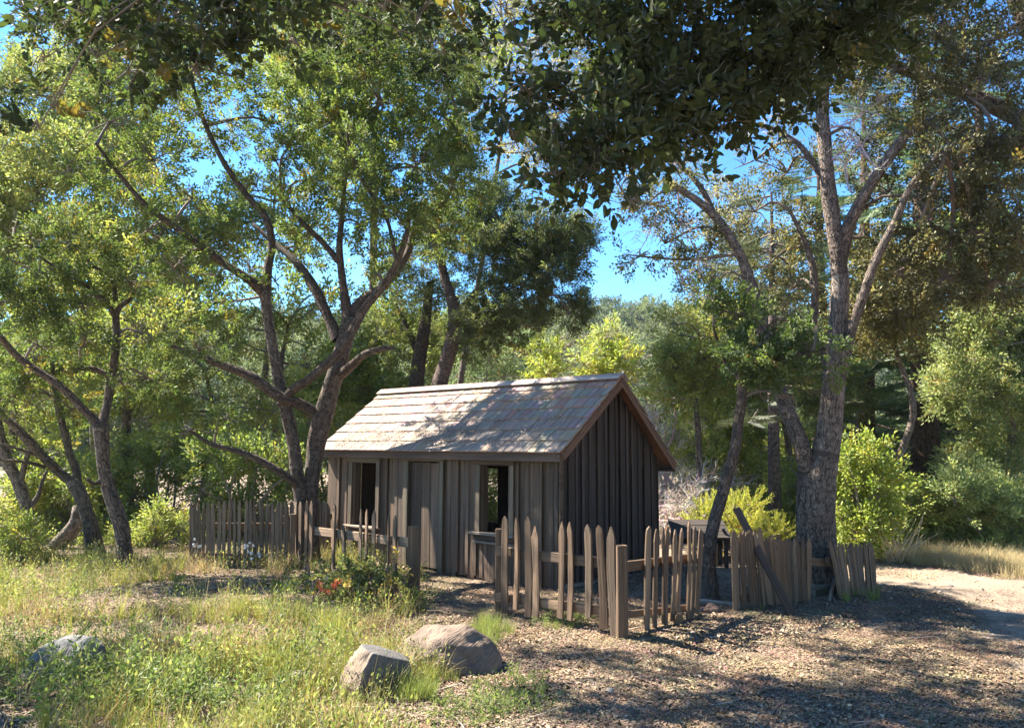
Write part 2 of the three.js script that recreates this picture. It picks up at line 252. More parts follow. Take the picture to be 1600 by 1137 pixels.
{
  const g = new Geo(), xs = [], zs = [];
  const axis = (a, b, lo, hi, s) => { const l = []; for (let x = lo; x <= hi + 1e-6; x += s) l.push(x); let step = s, x = hi; while (x < b) { step *= 1.35; x += step; l.push(Math.min(b, x)); } step = s; x = lo; while (x > a) { step *= 1.35; x -= step; l.unshift(Math.max(a, x)); } return l; };
  xs.push(...axis(-900, 900, -10, 10, 0.14)); zs.push(...axis(-900, 120, -17, -3, 0.14));
  for (const z of zs) for (const x of xs) {
    const n = fbm(x * 0.7, 4, z * 0.7, 4), left = sstep(-0.2, -2.2, x + (n - 0.5) * 2) * sstep(16, 12, -z);
    const c = mixc(mixc([0.26, 0.19, 0.13], [0.36, 0.28, 0.2], n), mixc([0.27, 0.2, 0.12], [0.4, 0.31, 0.2], n), left);
    g.v(x, near(x, z), z, x, z, c);
  }
  for (let j = 0; j + 1 < zs.length; j++) for (let i = 0; i + 1 < xs.length; i++) { const a = j * xs.length + i, b = a + xs.length; g.q(a, b, b + 1, a + 1); }
  tag(add('ground', g.done(), M.soil, scene), 'leaf strewn brown earth round the cabin and under the trees', 'ground', null, 'structure');
  const h = new Geo(), id = new Map(), s = 0.16, vert = (i, j) => { const k = i + ',' + j; if (!id.has(k)) { const x = i * s, z = j * s; id.set(k, h.v(x, near(x, z) + 0.006, z, x, z)); } return id.get(k); };
  for (let j = -112; j < 6; j++) for (let i = -12; i < 120; i++) if (onRoad((i + 0.5) * s, (j + 0.5) * s)) h.q(vert(i, j), vert(i, j + 1), vert(i + 1, j + 1), vert(i + 1, j));
  tag(add('dirt_road', h.done(), M.road, scene), 'pale dirt road curving past the right end of the picket fence', 'road', null, 'structure');
}
// wooded hill far behind
const hillY = (x, z) => { const zf = -z, ridge = 17 * Math.exp(-Math.pow((x - 34) / 48, 2)) + 14 * Math.exp(-Math.pow((x + 60) / 60, 2)) + 4; return ridge * sstep(50, 150, zf) * (0.86 + 0.3 * fbm(x * 0.03, 1, z * 0.03, 3)) - 0.3; };
{
  const g = new Geo(), nx = 90, nz = 40;
  for (let j = 0; j <= nz; j++) for (let i = 0; i <= nx; i++) { const x = -200 + 400 * i / nx, z = -45 - 250 * j / nz; g.v(x, hillY(x, z), z, x, z, [0.12, 0.13, 0.06]); }
  for (let j = 0; j < nz; j++) for (let i = 0; i < nx; i++) { const a = j * (nx + 1) + i, b = a + nx + 1; g.q(a, a + 1, b + 1, b); }
  tag(add('hill', g.done(), M.soil, scene), 'hazy wooded hill rising far behind the cabin', 'hill', null, 'structure');
  const r = rng(55), spots = [];
  for (let k = 0; k < 2600; k++) {
    const zf = rr(r, 62, 190), x = (rr(r, -0.78, 0.75)) * zf, h0 = hillY(x, -zf); if (h0 < 0.6) continue;
    const hgt = rr(r, 4, 8), w = rr(r, 1.8, 3.6), con = r() < 0.25, A = con ? [0.03, 0.055, 0.03] : [0.07, 0.1, 0.035], B = con ? [0.05, 0.08, 0.04] : [0.13, 0.16, 0.06], pal = rr(r, 0.7, 1.2);
    for (let q = 0; q < 55; q++) { const d = randDir(r), y = h0 + hgt * (0.55 + 0.45 * d.y), ww = w * (con ? 1.1 * (1 - 0.5 * (d.y + 1) * 0.9) : 1); spots.push([V(x + d.x * ww, y, -zf + d.z * ww), d.clone().add(randDir(r)), rr(r, 3.5, 6.5), leafCol(r, A, B, 0).map((v) => v * pal), r() * 6]); }
  }
  tag(scatter('far_woods', L.oak, M.leaf, scene, spots), 'hazy green trees covering the far hillside above the cabin roof', 'woods');
}

// ------------------------------------------------------------ cabin
const DK = [0.2, 0.15, 0.115];
{
  const r = rng(101), LX = 5.445, WZ = 2.739, EH = 1.9, RH = 3.12, K = 0.042;
  const cab = thing('cabin', 'small old board cabin with a shingle gable roof, behind the picket fence', 'cabin', [0.658, 0, -10.924]);
  cab.rotation.y = -(Math.PI / 2 - 0.85);
  const sag = (g) => { const p = g.attributes.position; for (let i = 0; i < p.count; i++) p.setY(i, p.getY(i) + K * p.getZ(i)); return g; };   // the back has settled
  const P = (name, g, parent) => part(name, sag(g), name === 'shingle' ? M.shake : M.wood, parent);
  const dark = () => { const k = rr(r, 0.7, 1.25), q = r(); return [0.18 * k, (0.117 + 0.012 * q) * k, (0.07 + 0.022 * q) * k]; };
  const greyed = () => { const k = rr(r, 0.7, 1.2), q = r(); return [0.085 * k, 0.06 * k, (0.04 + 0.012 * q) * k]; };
  const place = (g, x, y, z, ry = 0) => { if (ry) g.rotateY(ry); return g.translate(x, y, z); };
  const box = (x0, x1, y0, y1, z0, z1, c, vert) => vert ? place(board(r, y1 - y0, x1 - x0, z1 - z0, { color: c ?? dark() }), (x0 + x1) / 2, y0, (z0 + z1) / 2) : place(bar(r, x1 - x0, y1 - y0, z1 - z0, { color: c ?? dark() }), x0, (y0 + y1) / 2, (z0 + z1) / 2);
  const boxZ = (x0, x1, y0, y1, z0, z1, c) => place(bar(r, z1 - z0, y1 - y0, x1 - x0, { color: c ?? dark() }).rotateY(-Math.PI / 2), (x0 + x1) / 2, (y0 + y1) / 2, z0);
  // floor and sills
  P('floor', mergeGeometries([box(-LX + 0.06, -0.06, 0.02, 0.1, -WZ + 0.06, -0.12, DK)]), cab);
  // --- front wall
  const front = P('front_wall', mergeGeometries([box(-LX + 0.02, -0.1, 1.83, 1.92, -0.13, -0.045, DK), box(-LX + 0.02, -0.1, 0.06, 0.14, -0.118, -0.045, DK), ...[-5.36, -4.8, -3.9, -3.24, -2.28, -1.62, -0.78, -0.12].map((x) => box(x, x + 0.08, 0.14, 1.83, -0.125, -0.047, DK, true))]), cab);
  const holes = [[-4.66, -3.99, 0.6, 1.70], [-3.135, -2.39, -1, 1.75], [-1.48, -0.90, 0.71, 1.715]];
  const strip = (x0, x1, z, t, lo, hi) => { let iv = [[lo, hi]]; for (const [a, b, c, d] of holes) if (x1 > a + 0.02 && x0 < b - 0.02) iv = iv.flatMap(([p, q]) => [[p, Math.min(q, c)], [Math.max(p, d), q]].filter(([m, n]) => n - m > 0.05)); for (const [p, q] of iv) P('wall_board', place(board(r, q - p, x1 - x0, t, { color: dark(), bow: 0.008, seg: 2 }), (x0 + x1) / 2, p, z), front); };
  const edges = [-5.445, -5.12, -4.87, -4.66, -4.44, -4.2, -3.99, -3.72, -3.48, -3.28, -3.135, -2.39, -2.2, -2.02, -1.79, -1.62, -1.48, -1.2, -0.9, -0.77, -0.57, -0.33, -0.13, 0.0];
  for (let k = 0; k + 1 < edges.length; k++) strip(edges[k] + 0.004, edges[k + 1] - 0.004, k % 2 ? -0.038 : -0.01, 0.022, rr(r, -0.03, 0.02), 1.9);
  for (let k = 1; k + 1 < edges.length; k++) if (r() < 0.8) strip(edges[k] - 0.03, edges[k] + rr(r, 0.028, 0.05), -0.006 + 0.011 + (k % 2 ? 0.003 : 0), 0.014, rr(r, 0, 0.06), 1.9);
  // --- door
  const door = P('door', box(-3.11, -2.42, 0.35, 0.45, -0.075, -0.05, DK), cab); P('batten', box(-3.11, -2.42, 1.3, 1.4, -0.075, -0.05, DK), door);
  const dx = [-3.128, -2.9, -2.66, -2.398]; for (let k = 0; k < 3; k++) P('door_board', place(board(r, 1.68 - (k > 1 ? 0.01 : 0), dx[k + 1] - dx[k] - 0.008, 0.024, { color: dark() }), (dx[k] + dx[k + 1]) / 2, 0.055, -0.042), door);
  const frame = P('door_frame', box(-3.28, -2.27, 1.755, 1.85, 0.02, 0.055, [0.2, 0.165, 0.11]), cab);
  for (const [a, b] of [[-3.26, -3.14], [-2.385, -2.29]]) P('jamb', box(a, b, 0, 1.752, 0.02, 0.05, [0.2, 0.165, 0.11], true), frame);
  // --- windows
  for (const [x0, x1, y0, y1, hh, sw] of [[-4.66, -3.99, 0.6, 1.70, 0.075, 0.11], [-1.48, -0.90, 0.71, 1.715, 0.085, 0.16]]) {
    const w = P('window', box(x0 - 0.12, x1 + 0.12, y1 + 0.005, y1 + hh + 0.01, 0.02, 0.07, x0 < -2 ? [0.2, 0.165, 0.11] : [0.14, 0.09, 0.055]), cab);
    for (const [a, b] of [[x0 - 0.1, x0 - 0.004], [x1 + 0.004, x1 + 0.1]]) P('casing', box(a, b, y0, y1, 0.018, 0.048, [0.22, 0.17, 0.115], true), w);
    for (const [a, b] of [[x0, x0 + 0.02], [x1 - 0.02, x1]]) P('jamb', box(a, b, y0 + 0.01, y1 - 0.005, -0.13, 0.008, null, true), w);
    P('sill', box(x0 - sw, x1 + sw, y0 - 0.035, y0, -0.12, 0.13, [0.42, 0.34, 0.26]), w);
    P('apron', box(x0 - sw + 0.05, x1 + sw - 0.05, y0 - 0.13, y0 - 0.038, 0.02, 0.055), w);
    P('ledge', box(x0 - sw + 0.06, x1 + sw - 0.06, y0 - 0.165, y0 - 0.134, 0.018, 0.09, [0.4, 0.32, 0.25]), w);
  }
  // --- gable walls
  const roofY = (z) => RH - Math.abs(z + WZ / 2) * (RH - EH) / (WZ / 2 + 0.1) - 0.05;
  for (const [x, name, s] of [[0, 'gable_wall', 1], [-LX, 'far_gable_wall', -1]]) {
    const g = P(name, boxZ(x - 0.09 * s - 0.03, x - 0.09 * s + 0.03, 1.8, 1.88, -WZ + 0.13, -0.14, DK), cab); P('beam', boxZ(x - 0.09 * s - 0.03, x - 0.09 * s + 0.03, 0.06, 0.14, -WZ + 0.13, -0.14, DK), g);
    const ze = [0, -0.13, -0.26, -0.42, -0.58, -0.75, -0.98, -1.17, -1.3, -1.46, -1.6, -1.76, -1.92, -2.1, -2.3, -2.5, -2.739];
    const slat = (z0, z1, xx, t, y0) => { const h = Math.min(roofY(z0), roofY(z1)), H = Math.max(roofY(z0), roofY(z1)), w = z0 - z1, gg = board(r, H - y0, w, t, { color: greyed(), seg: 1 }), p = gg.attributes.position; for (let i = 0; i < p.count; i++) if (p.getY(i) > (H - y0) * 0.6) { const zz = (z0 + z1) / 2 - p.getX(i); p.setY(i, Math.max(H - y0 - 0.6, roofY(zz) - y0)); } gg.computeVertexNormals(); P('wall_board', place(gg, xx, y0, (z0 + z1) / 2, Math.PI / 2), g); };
    for (let k = 0; k + 1 < ze.length; k++) slat(ze[k] - 0.004 - (k ? 0 : 0.002), ze[k + 1] + 0.004, x - s * (k % 2 ? 0.034 : 0.014), 0.022, rr(r, -0.02, 0.05));
    if (s > 0) for (let k = 1; k + 1 < ze.length; k++) slat(ze[k] + 0.028, ze[k] - rr(r, 0.026, 0.04), x + s * (0.006 + (k % 2 ? 0.003 : 0)), 0.016, rr(r, 0, 0.08));
    if (s > 0) { P('corner_board', boxZ(x + 0.014, x + 0.034, 0.0, 1.88, -0.075, 0.0), g); P('base_board', boxZ(x + 0.02, x + 0.045, -0.06, 0.1, -WZ, -0.08, [0.3, 0.25, 0.2]), g); }
  }
  // --- back wall with one window opening
  const bh = [[-4.45, -3.69, 0.62, 1.68]], back = P('back_wall', box(-LX + 0.1, -0.1, 1.78, 1.86, -WZ + 0.04, -WZ + 0.11, DK), cab);
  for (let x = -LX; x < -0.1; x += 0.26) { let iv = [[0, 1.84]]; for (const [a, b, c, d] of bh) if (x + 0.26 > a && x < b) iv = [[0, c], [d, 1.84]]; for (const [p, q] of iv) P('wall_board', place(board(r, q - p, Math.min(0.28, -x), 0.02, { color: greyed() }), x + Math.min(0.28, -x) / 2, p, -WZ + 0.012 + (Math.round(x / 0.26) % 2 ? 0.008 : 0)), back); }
  // --- roof
  const x0 = -LX - 0.12, x1 = 0.2, zo = 0.25, rise = RH - EH, run = WZ / 2 + 0.16, slope = Math.atan2(rise, run), SL = Math.hypot(rise, run), SLB = SL + 0.1;
  const lay = (g, side, s, lift) => { g.rotateX(side > 0 ? -(Math.PI / 2 - slope) : (Math.PI / 2 - slope)); const cy = Math.cos(slope), sy = Math.sin(slope); return g.translate(0, RH - sy * s + cy * lift, -WZ / 2 + side * (cy * s + sy * lift)); };
  const deck = []; for (const side of [1, -1]) deck.push(lay(place(board(r, side > 0 ? SL : SLB, x1 - x0 - 0.03, 0.02, { color: [0.32, 0.15, 0.075] }), (x0 + x1) / 2, 0, 0), side, side > 0 ? SL : SLB, 0.0));
  const roof = P('roof', mergeGeometries(deck), cab);
  const tones = [[0.42, 0.3, 0.24], [0.43, 0.32, 0.265], [0.44, 0.335, 0.285], [0.42, 0.305, 0.25], [0.41, 0.265, 0.2], [0.43, 0.325, 0.27]], grey = [[0.38, 0.295, 0.245], [0.36, 0.275, 0.23], [0.39, 0.31, 0.26]];
  for (let k = 0; k < 7; k++) { // seven courses on the front slope
    const exp = (SL + 0.03) / 7, bot = (k + 1) * exp; let x = x0;
    while (x < x1 - 0.01) { let w = rr(r, 0.12, 0.2); if (x + w > x1 - 0.08) w = x1 - x; const g = board(r, exp + 0.1, w - 0.011, 0.018, { color: r() < (k - 2) * 0.2 ? grey[Math.floor(r() * 3)] : tones[Math.floor(r() * 6)].map((v) => v * rr(r, 0.85, 1.1)), ch: 0.003 }); g.rotateX(-0.075); P('shingle', lay(place(g, x + w / 2, 0, 0), 1, bot, 0.04 + rr(r, 0, 0.006)), roof); x += w; }
  }
  { const list = []; for (let k = 0; k < 7; k++) { const exp = (SLB + 0.03) / 7; let x = x0; while (x < x1 - 0.01) { let w = rr(r, 0.2, 0.3); if (x + w > x1 - 0.12) w = x1 - x; const g = board(r, exp + 0.1, w - 0.006, 0.016, { color: tones[Math.floor(r() * 6)], ch: 0.003 }); g.rotateX(0.1); list.push(lay(place(g, x + w / 2, 0, 0), -1, (k + 1) * exp, 0.05)); x += w; } } P('back_shingles', mergeGeometries(list), roof).userData.kind = 'stuff'; }
  for (const side of [1, -1]) P('ridge_board', lay(place(bar(r, x1 - x0 + 0.03, 0.15, 0.022, { color: [0.6, 0.5, 0.44] }), x0 - 0.01, 0.075 - 0.003 * side, 0), side, 0.148, 0.082), roof);
  const fy = RH - Math.sin(slope) * SL;
  P('eave_board', place(bar(r, x1 - x0 - 0.05, 0.11, 0.025, { color: [0.15, 0.1, 0.068] }), x0 + 0.02, fy - 0.062, -WZ / 2 + Math.cos(slope) * SL + 0.004), roof);
  P('back_eave_board', place(bar(r, x1 - x0 - 0.05, 0.11, 0.025, { color: [0.15, 0.1, 0.068] }), x0 + 0.02, RH - Math.sin(slope) * SLB - 0.062, -WZ / 2 - Math.cos(slope) * SLB - 0.004), roof);
  for (const xx of [x1 - 0.012, x0 + 0.012]) for (const side of [1, -1]) { const len = (side > 0 ? SL : SLB) + 0.01; P('rake_board', lay(place(board(r, len, 0.1, 0.024, { color: xx > 0 ? [0.26, 0.145, 0.09] : [0.25, 0.15, 0.1] }).rotateY(Math.PI / 2), xx + (side > 0 ? 0.0 : 0.0005), 0, 0), side, len, -0.062), roof); }
  for (const side of [1, -1]) for (let k = 0; k < 7; k++) P('rafter', lay(place(board(r, 1.3, 0.05, 0.09, { color: DK }), -LX + 0.06 + k * 0.88, 0, 0), side, 1.44, -0.06), roof);
  // nails of light: fallen leaves lying on the lower courses
  const rl = rng(140), spots = [], lg = litterPatch(31, 26, 0.16);
  cab.updateMatrixWorld(true);
  for (let k = 0; k < 150; k++) { const t = rl(), s = k < 95 ? SL - Math.abs(rr(rl, -0.5, 0.5)) - 0.06 : rr(rl, SL * 0.45, SL - 0.1), x = k < 95 ? x0 + 0.2 + t * 3.6 : rr(rl, -3.2, -0.2), cy = Math.cos(slope), sy = Math.sin(slope); const p = V(x, RH - sy * s + cy * 0.08, -WZ / 2 + cy * s + sy * 0.08); p.y += K * p.z; spots.push([p.applyMatrix4(cab.matrixWorld), V(0, cy, sy).transformDirection(cab.matrixWorld), rr(rl, 0.5, 0.9), mixc([0.3, 0.22, 0.16], [0.42, 0.35, 0.3], rl()), rl() * 6.28]); }
  tag(scatter('roof_leaves', lg, M.litter, scene, spots), 'dry brown leaves fallen on the lower shingles of the cabin roof', 'dead leaves');
}
function litterPatch(seed, n, R, s = 1) {
  const r = rng(seed), g = new Geo(), q = new THREE.Quaternion(), e = new THREE.Euler();
  for (let k = 0; k < n; k++) { const a = r() * 6.28, d = Math.sqrt(r()) * R, c = rr(r, 0.45, 1.3); q.setFromEuler(e.set(-Math.PI / 2 + rr(r, -0.5, 0.5), rr(r, -0.5, 0.5), r() * 6.28, 'YXZ')); q.setFromEuler(e.set(-Math.PI / 2 + rr(r, -0.35, 0.35), r() * 6.28, rr(r, -0.35, 0.35), 'YXZ')); leafInto(g, new THREE.Matrix4().compose(V(Math.cos(a) * d, rr(r, 0.004, 0.018), Math.sin(a) * d), q, V(1, 1, 1)), rr(r, 0.028, 0.055) * s, rr(r, 0.016, 0.028) * s, [c, c * rr(r, 0.94, 1.02), c * rr(r, 0.85, 1.02)], rr(r, -0.5, 0.5), false, rr(r, -0.3, 0.3)); }
  return g.done();
}

// ------------------------------------------------------------ fences
const PK = (r, warm) => { const k = rr(r, 0.6, 1.25); return mixc([0.235 * k, 0.17 * k, 0.112 * k], [0.26 * k, 0.16 * k, 0.09 * k], warm ?? r()); };
// line a-b on the ground; pickets [x at foot, x at tip, y at tip, width, (y at foot)] as they stand in the photograph
function fenceOn(name, label, A, B, pickets, rails, posts, o = {}) {
  const r = rng(o.seed ?? 5), a = A, b = B, mid = a.clone().lerp(b, 0.5), n = V(b.z - a.z, 0, a.x - b.x).normalize(); if (n.z < 0) n.negate();
  const f = thing(name, label, 'fence', [mid.x, 0, mid.z], 'picket fences round the cabin');
  const hit = (px, py, off = 0) => { const d = ray(px, py), o0 = V(0, 2, 0), t = a.clone().addScaledVector(n, off).sub(o0).dot(n) / d.dot(n); return o0.addScaledVector(d, t); };
  const dirn = b.clone().sub(a).normalize();
  for (const [x0, x1, yt, w, yb] of pickets) {
    const gx = a.clone().addScaledVector(dirn, 0); const p1 = hit(x1, yt, 0.045), foot = hit(x0, yb ?? 900, 0.045); if (yb === undefined) foot.y = -0.08; const ww = (o.wk ?? 1.2) * w * -p1.z / F, len = p1.distanceTo(foot);
    if (yb === undefined) { const q = hit(x0, 880, 0.045); foot.x = q.x; foot.z = q.z; }
    const g = board(r, p1.distanceTo(foot), ww, rr(r, 0.018, 0.032), { color: (o.tone ?? PK)(r), tip: (o.tip ?? 0.13) * rr(r, 0.6, 1.2), seg: 3, rough: 0.34, bow: 0.03, ch: 0.004 });
    g.applyMatrix4(stand(foot, p1, n.clone().add(V(rr(r, -0.25, 0.25), 0, rr(r, -0.25, 0.25))))); g.translate(-mid.x, 0, -mid.z); part('picket', g, M.wood, f);
  }
  for (const [xa, ya, xb, yb, hpx] of rails) { const p = hit(xa, ya, -0.01), q = hit(xb, yb, -0.01), h = hpx * -p.z / F, g = board(r, p.distanceTo(q), h, 0.045, { color: PK(r), seg: 4, rough: 0.18, bow: 0.02, ch: 0.008 }); g.applyMatrix4(stand(p, q, n)); g.translate(-mid.x, 0, -mid.z); part('rail', g, M.wood, f); }
  for (const [x, yt, w, yb] of posts) { const foot = onGround(x, yb), p = at(x, yt, -foot.z), ww = w * -foot.z / F; foot.y = -0.15; const g = board(r, p.y - foot.y, ww, ww * 0.85, { color: PK(r, 0.7), seg: 3, rough: 0.1, ch: 0.01 }); g.applyMatrix4(stand(foot, V(foot.x, p.y, foot.z), V(rr(r, -0.2, 0.4), 0, 1))); g.translate(-mid.x, 0, -mid.z); part('post', g, M.wood, f); }
  return f;
}
{
  const GR = (r) => { const k = rr(r, 0.65, 1.1); return [0.25 * k, 0.185 * k, 0.12 * k]; };
  fenceOn('picket_fence', 'long closed picket fence in tall grass left of the forked oak', V(-5.45, 0, -13.1), V(-3.55, 0, -13.0),
    [[299, 298, 784, 6], [304, 304.5, 783, 5], [310, 309, 784, 6], [317, 318, 783, 5], [324, 325, 782, 7], [332, 332, 782, 6], [341, 342, 784, 6], [349, 350, 782, 6], [358, 359, 781, 6], [366, 366, 779, 5], [374, 374, 781, 6], [382, 386, 780, 6], [391, 391, 781, 6], [397, 397.5, 781, 4], [401, 401, 823, 6], [408, 406, 780, 5], [409, 410, 785, 5], [416, 418, 784, 6], [425, 426, 783, 5], [434, 434, 784, 6], [440, 440, 783, 5], [446, 446, 783, 6]],
    [[297, 822, 448, 823, 11], [297, 868, 448, 870, 11]], [[455, 803, 8, 889]], { seed: 21, tone: GR, tip: 0.2, wk: 0.95 });
  fenceOn('picket_fence', 'sagging picket fence with gaps beside the tall square gatepost, behind the yellowing shrub', V(-3.5, 0, -13.0), V(-1.29, 0, -10.43),
    [[462, 463, 783, 7], [469, 469.5, 783, 7], [476, 479, 782, 7], [484, 486.5, 782, 7], [521, 522.5, 788, 8.5], [536, 536.5, 820, 7], [563, 563.5, 795, 6.5], [574, 573, 795, 7.5], [584, 584.5, 796, 6], [607, 607, 805, 6], [618, 617, 805, 7.5]],
    [[490, 829, 640, 848, 12], [490, 885, 640, 912, 11]], [[645.5, 822, 17, 938]], { seed: 22 });
  fenceOn('picket_fence', 'open picket fence with wide gaps between the entrance and the corner post', onGround(778, 958), onGround(968, 996),
    [[789, 790, 806, 11, 958], [806, 807, 809, 9, 952], [825, 824.5, 807, 10, 964], [836.5, 835.5, 822, 11, 977], [875.5, 878.5, 815, 10, 966], [890.5, 889.6, 815, 9.5, 969], [919, 918.7, 819.5, 11, 964], [943.5, 935.5, 820.5, 10.5, 982], [960, 955.4, 823, 11.5, 995]],
    [[776, 860, 976, 884, 15], [774, 932, 976, 958, 13]], [[778, 826, 9, 957], [972, 852, 17, 997]], { seed: 23 });
  fenceOn('picket_fence', 'dense leaning picket fence between the corner post and the slim crooked tree', onGround(985, 992), onGround(1094, 962),
    [[1011, 1014, 822, 11, 986], [1023, 1026, 826, 10, 980], [1037, 1036, 822, 7, 975], [1040, 1044, 822, 7.5, 974], [1051, 1055, 827, 8, 970], [1059, 1066, 825, 8, 968], [1075, 1077, 815, 8, 967], [1081, 1086, 822, 8, 964], [1089, 1096, 826, 8, 958]],
    [[978, 885, 1096, 872, 15], [974, 960, 1090, 948, 10]], [], { seed: 24 });
  fenceOn('picket_fence', 'dense picket fence with slanting pickets left of the big oak trunk', onGround(1146, 956), onGround(1266, 942),
    [[1151, 1147.6, 827, 10, 956], [1162, 1158, 830, 6], [1165, 1162, 829, 6, 955], [1176, 1167, 831, 8, 952], [1182, 1170, 829, 7, 950], [1187, 1173, 828, 7, 950], [1194, 1178, 830, 6, 949], [1203, 1184, 831, 6, 948], [1206, 1187, 823, 8, 947], [1206, 1198, 838, 7], [1214, 1203, 836, 6], [1217, 1210, 840, 8], [1222, 1214, 838, 7], [1226, 1220, 839, 8], [1231, 1228, 840, 8], [1236, 1234, 841, 8], [1242, 1240, 840, 7], [1248, 1246, 841, 7], [1256, 1255, 841, 8], [1264, 1264.5, 841, 8, 943]],
    [[1146, 868, 1300, 880, 12], [1148, 935, 1262, 925, 10]], [], { seed: 25 });
  fenceOn('picket_fence', 'short picket fence leaning left of the road, right of the big oak trunk', onGround(1300, 941), onGround(1371, 925),
    [[1315, 1296.5, 845, 7, 940], [1320, 1303, 847, 6, 938], [1325, 1311, 848, 8, 937], [1328, 1317, 848, 6], [1332, 1322, 848, 6], [1336, 1327, 849, 7], [1339, 1331, 848, 8], [1344, 1338, 849, 8], [1349, 1345, 848, 8], [1354, 1350, 849, 6], [1358, 1353.5, 847, 6], [1363, 1357.5, 846, 6], [1367, 1361.5, 847, 6, 922]],
    [[1292, 876, 1366, 874, 11], [1310, 928, 1368, 912, 9]], [], { seed: 26 });
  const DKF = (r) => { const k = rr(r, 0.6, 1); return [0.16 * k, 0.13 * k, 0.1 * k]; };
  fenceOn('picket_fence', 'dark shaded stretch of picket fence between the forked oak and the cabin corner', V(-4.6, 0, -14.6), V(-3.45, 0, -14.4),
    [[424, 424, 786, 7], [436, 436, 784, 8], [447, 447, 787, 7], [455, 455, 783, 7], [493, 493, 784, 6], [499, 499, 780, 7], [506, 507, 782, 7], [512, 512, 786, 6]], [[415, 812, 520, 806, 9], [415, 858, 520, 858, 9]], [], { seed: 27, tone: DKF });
  fenceOn('picket_fence', 'far low picket fence behind the slim crooked tree, beside the dark lean-to', V(3.3, 0, -13.6), V(5.2, 0, -14.4),
    [[1086, 1086, 838, 6], [1095, 1095, 836, 6], [1104, 1104, 838, 6], [1120, 1120, 836, 6], [1127, 1127, 833, 6], [1136, 1135, 832, 6], [1146, 1146, 835, 6], [1157, 1156, 836, 6], [1168, 1168, 837, 6]], [[1080, 858, 1176, 854, 5], [1080, 876, 1176, 872, 11]], [], { seed: 28 });
}
// dark lean-to box, leaning plank, bits of wood
{
  const r = rng(201), W = M.wood, p = at(1094, 815, 13.2), o = thing('lean_to_shelter', 'low dark lean-to with a sloping board roof behind the slim crooked tree', 'shelter', [p.x, 0, p.z]);
  const put = (n, g) => part(n, g, W, o), dk = [0.07, 0.055, 0.045];
  for (let k = 0; k < 3; k++) put('roof_board', bar(r, 0.95, 0.03, 0.2, { color: dk }).rotateX(0.42).translate(-0.48, 0.71 - k * 0.083, 0.06 + k * 0.19 - 0.3));
  for (const x of [-0.4, 0.4]) { put('leg', board(r, 0.68, 0.06, 0.06, { color: dk }).translate(x, 0, -0.28)); put('leg', board(r, 0.5, 0.06, 0.06, { color: dk }).translate(x, 0, 0.12)); }
  put('back_board', bar(r, 0.86, 0.3, 0.025, { color: dk }).translate(-0.43, 0.5, -0.33)); put('side_board', bar(r, 0.4, 0.2, 0.022, { color: dk }).rotateY(Math.PI / 2).translate(0.45, 0.4, 0.12)); put('brace', board(r, 0.42, 0.05, 0.03, { color: dk }).rotateZ(0.55).translate(0.56, 0.3, 0.14));
}
{
  const r = rng(202), foot = onGround(1243, 966), top = at(1151, 794, 10.05); foot.y = -0.02;
  const g = board(r, foot.distanceTo(top), 0.1, 0.03, { color: [0.1, 0.065, 0.045], seg: 3, bow: 0.01, rough: 0.02 }); g.applyMatrix4(stand(foot, top, V(0.2, 0.3, 1))); g.translate(-foot.x, 0, -foot.z);
  tag(add('loose_plank', g, M.wood, scene, V(foot.x, 0, foot.z)), 'long dark loose plank leaning across the picket fence left of the big oak', 'plank');
  const bit = (name, label, cat, pa, pb, w, t, c) => { const a = pa, q = bar(r, pa.distanceTo(pb), w, t, { color: c, seg: 3, rough: 0.25, ch: 0.012 }), d = pb.clone().sub(pa).normalize(); q.applyMatrix4(new THREE.Matrix4().makeBasis(d, V(0, 1, 0).addScaledVector(d, -d.y).normalize(), d.clone().cross(V(0, 1, 0)).normalize())); tag(add(name, q, M.wood, scene, a), label, cat); };
  const G = (x, y, h = 0) => onGround(x, y).add(V(0, h, 0));
  bit('wood_chunk', 'short brown chunk of wood at the foot of the dense leaning fence', 'wood chunk', G(1041, 966, 0.05), G(1062, 978, 0.07), 0.1, 0.09, [0.3, 0.19, 0.1]);
  bit('fallen_rail', 'pale fallen rail on the ground at the foot of the slim crooked tree', 'rail', G(1090, 944, 0.04), G(1148, 949, 0.03), 0.07, 0.06, [0.42, 0.35, 0.28]);
  bit('log', 'short mossy log lying at the foot of the big oak trunk', 'log', G(1268, 934, 0.06), G(1296, 930, 0.08), 0.16, 0.15, [0.24, 0.21, 0.15]);
  bit('broken_picket', 'broken picket tilted up beside the big oak trunk, above the mossy log', 'picket', G(1296, 944, 0.03), G(1306, 928, 0.22), 0.08, 0.03, [0.34, 0.28, 0.2]);
}

// leafless branching
function branching(list, r, o, p, d, len, rad, lev) {
  const m = p.clone().addScaledVector(d, len * 0.5).add(randDir(r).multiplyScalar(len * 0.06)), e = p.clone().addScaledVector(d, len).add(randDir(r).multiplyScalar(len * 0.1)); list.push(limb([p, m, e], [rad, rad * 0.75, rad * 0.5], { sides: lev > 2 ? 5 : 3, n: 3, color: o.color.map((v) => v * rr(r, 0.75, 1.2)), rough: 0 }));
  if (lev > 0) for (let k = 0; k < 4; k++) { const q = p.clone().lerp(e, rr(r, 0.35, 1)), dd = d.clone().multiplyScalar(o.straight ?? 0.9).add(randDir(r).multiplyScalar(o.spread ?? 0.8)).add(V(0, o.up ?? 0.1, 0)).normalize(); branching(list, r, o, q, dd, len * rr(r, 0.5, 0.75), rad * 0.55, lev - 1); }
}
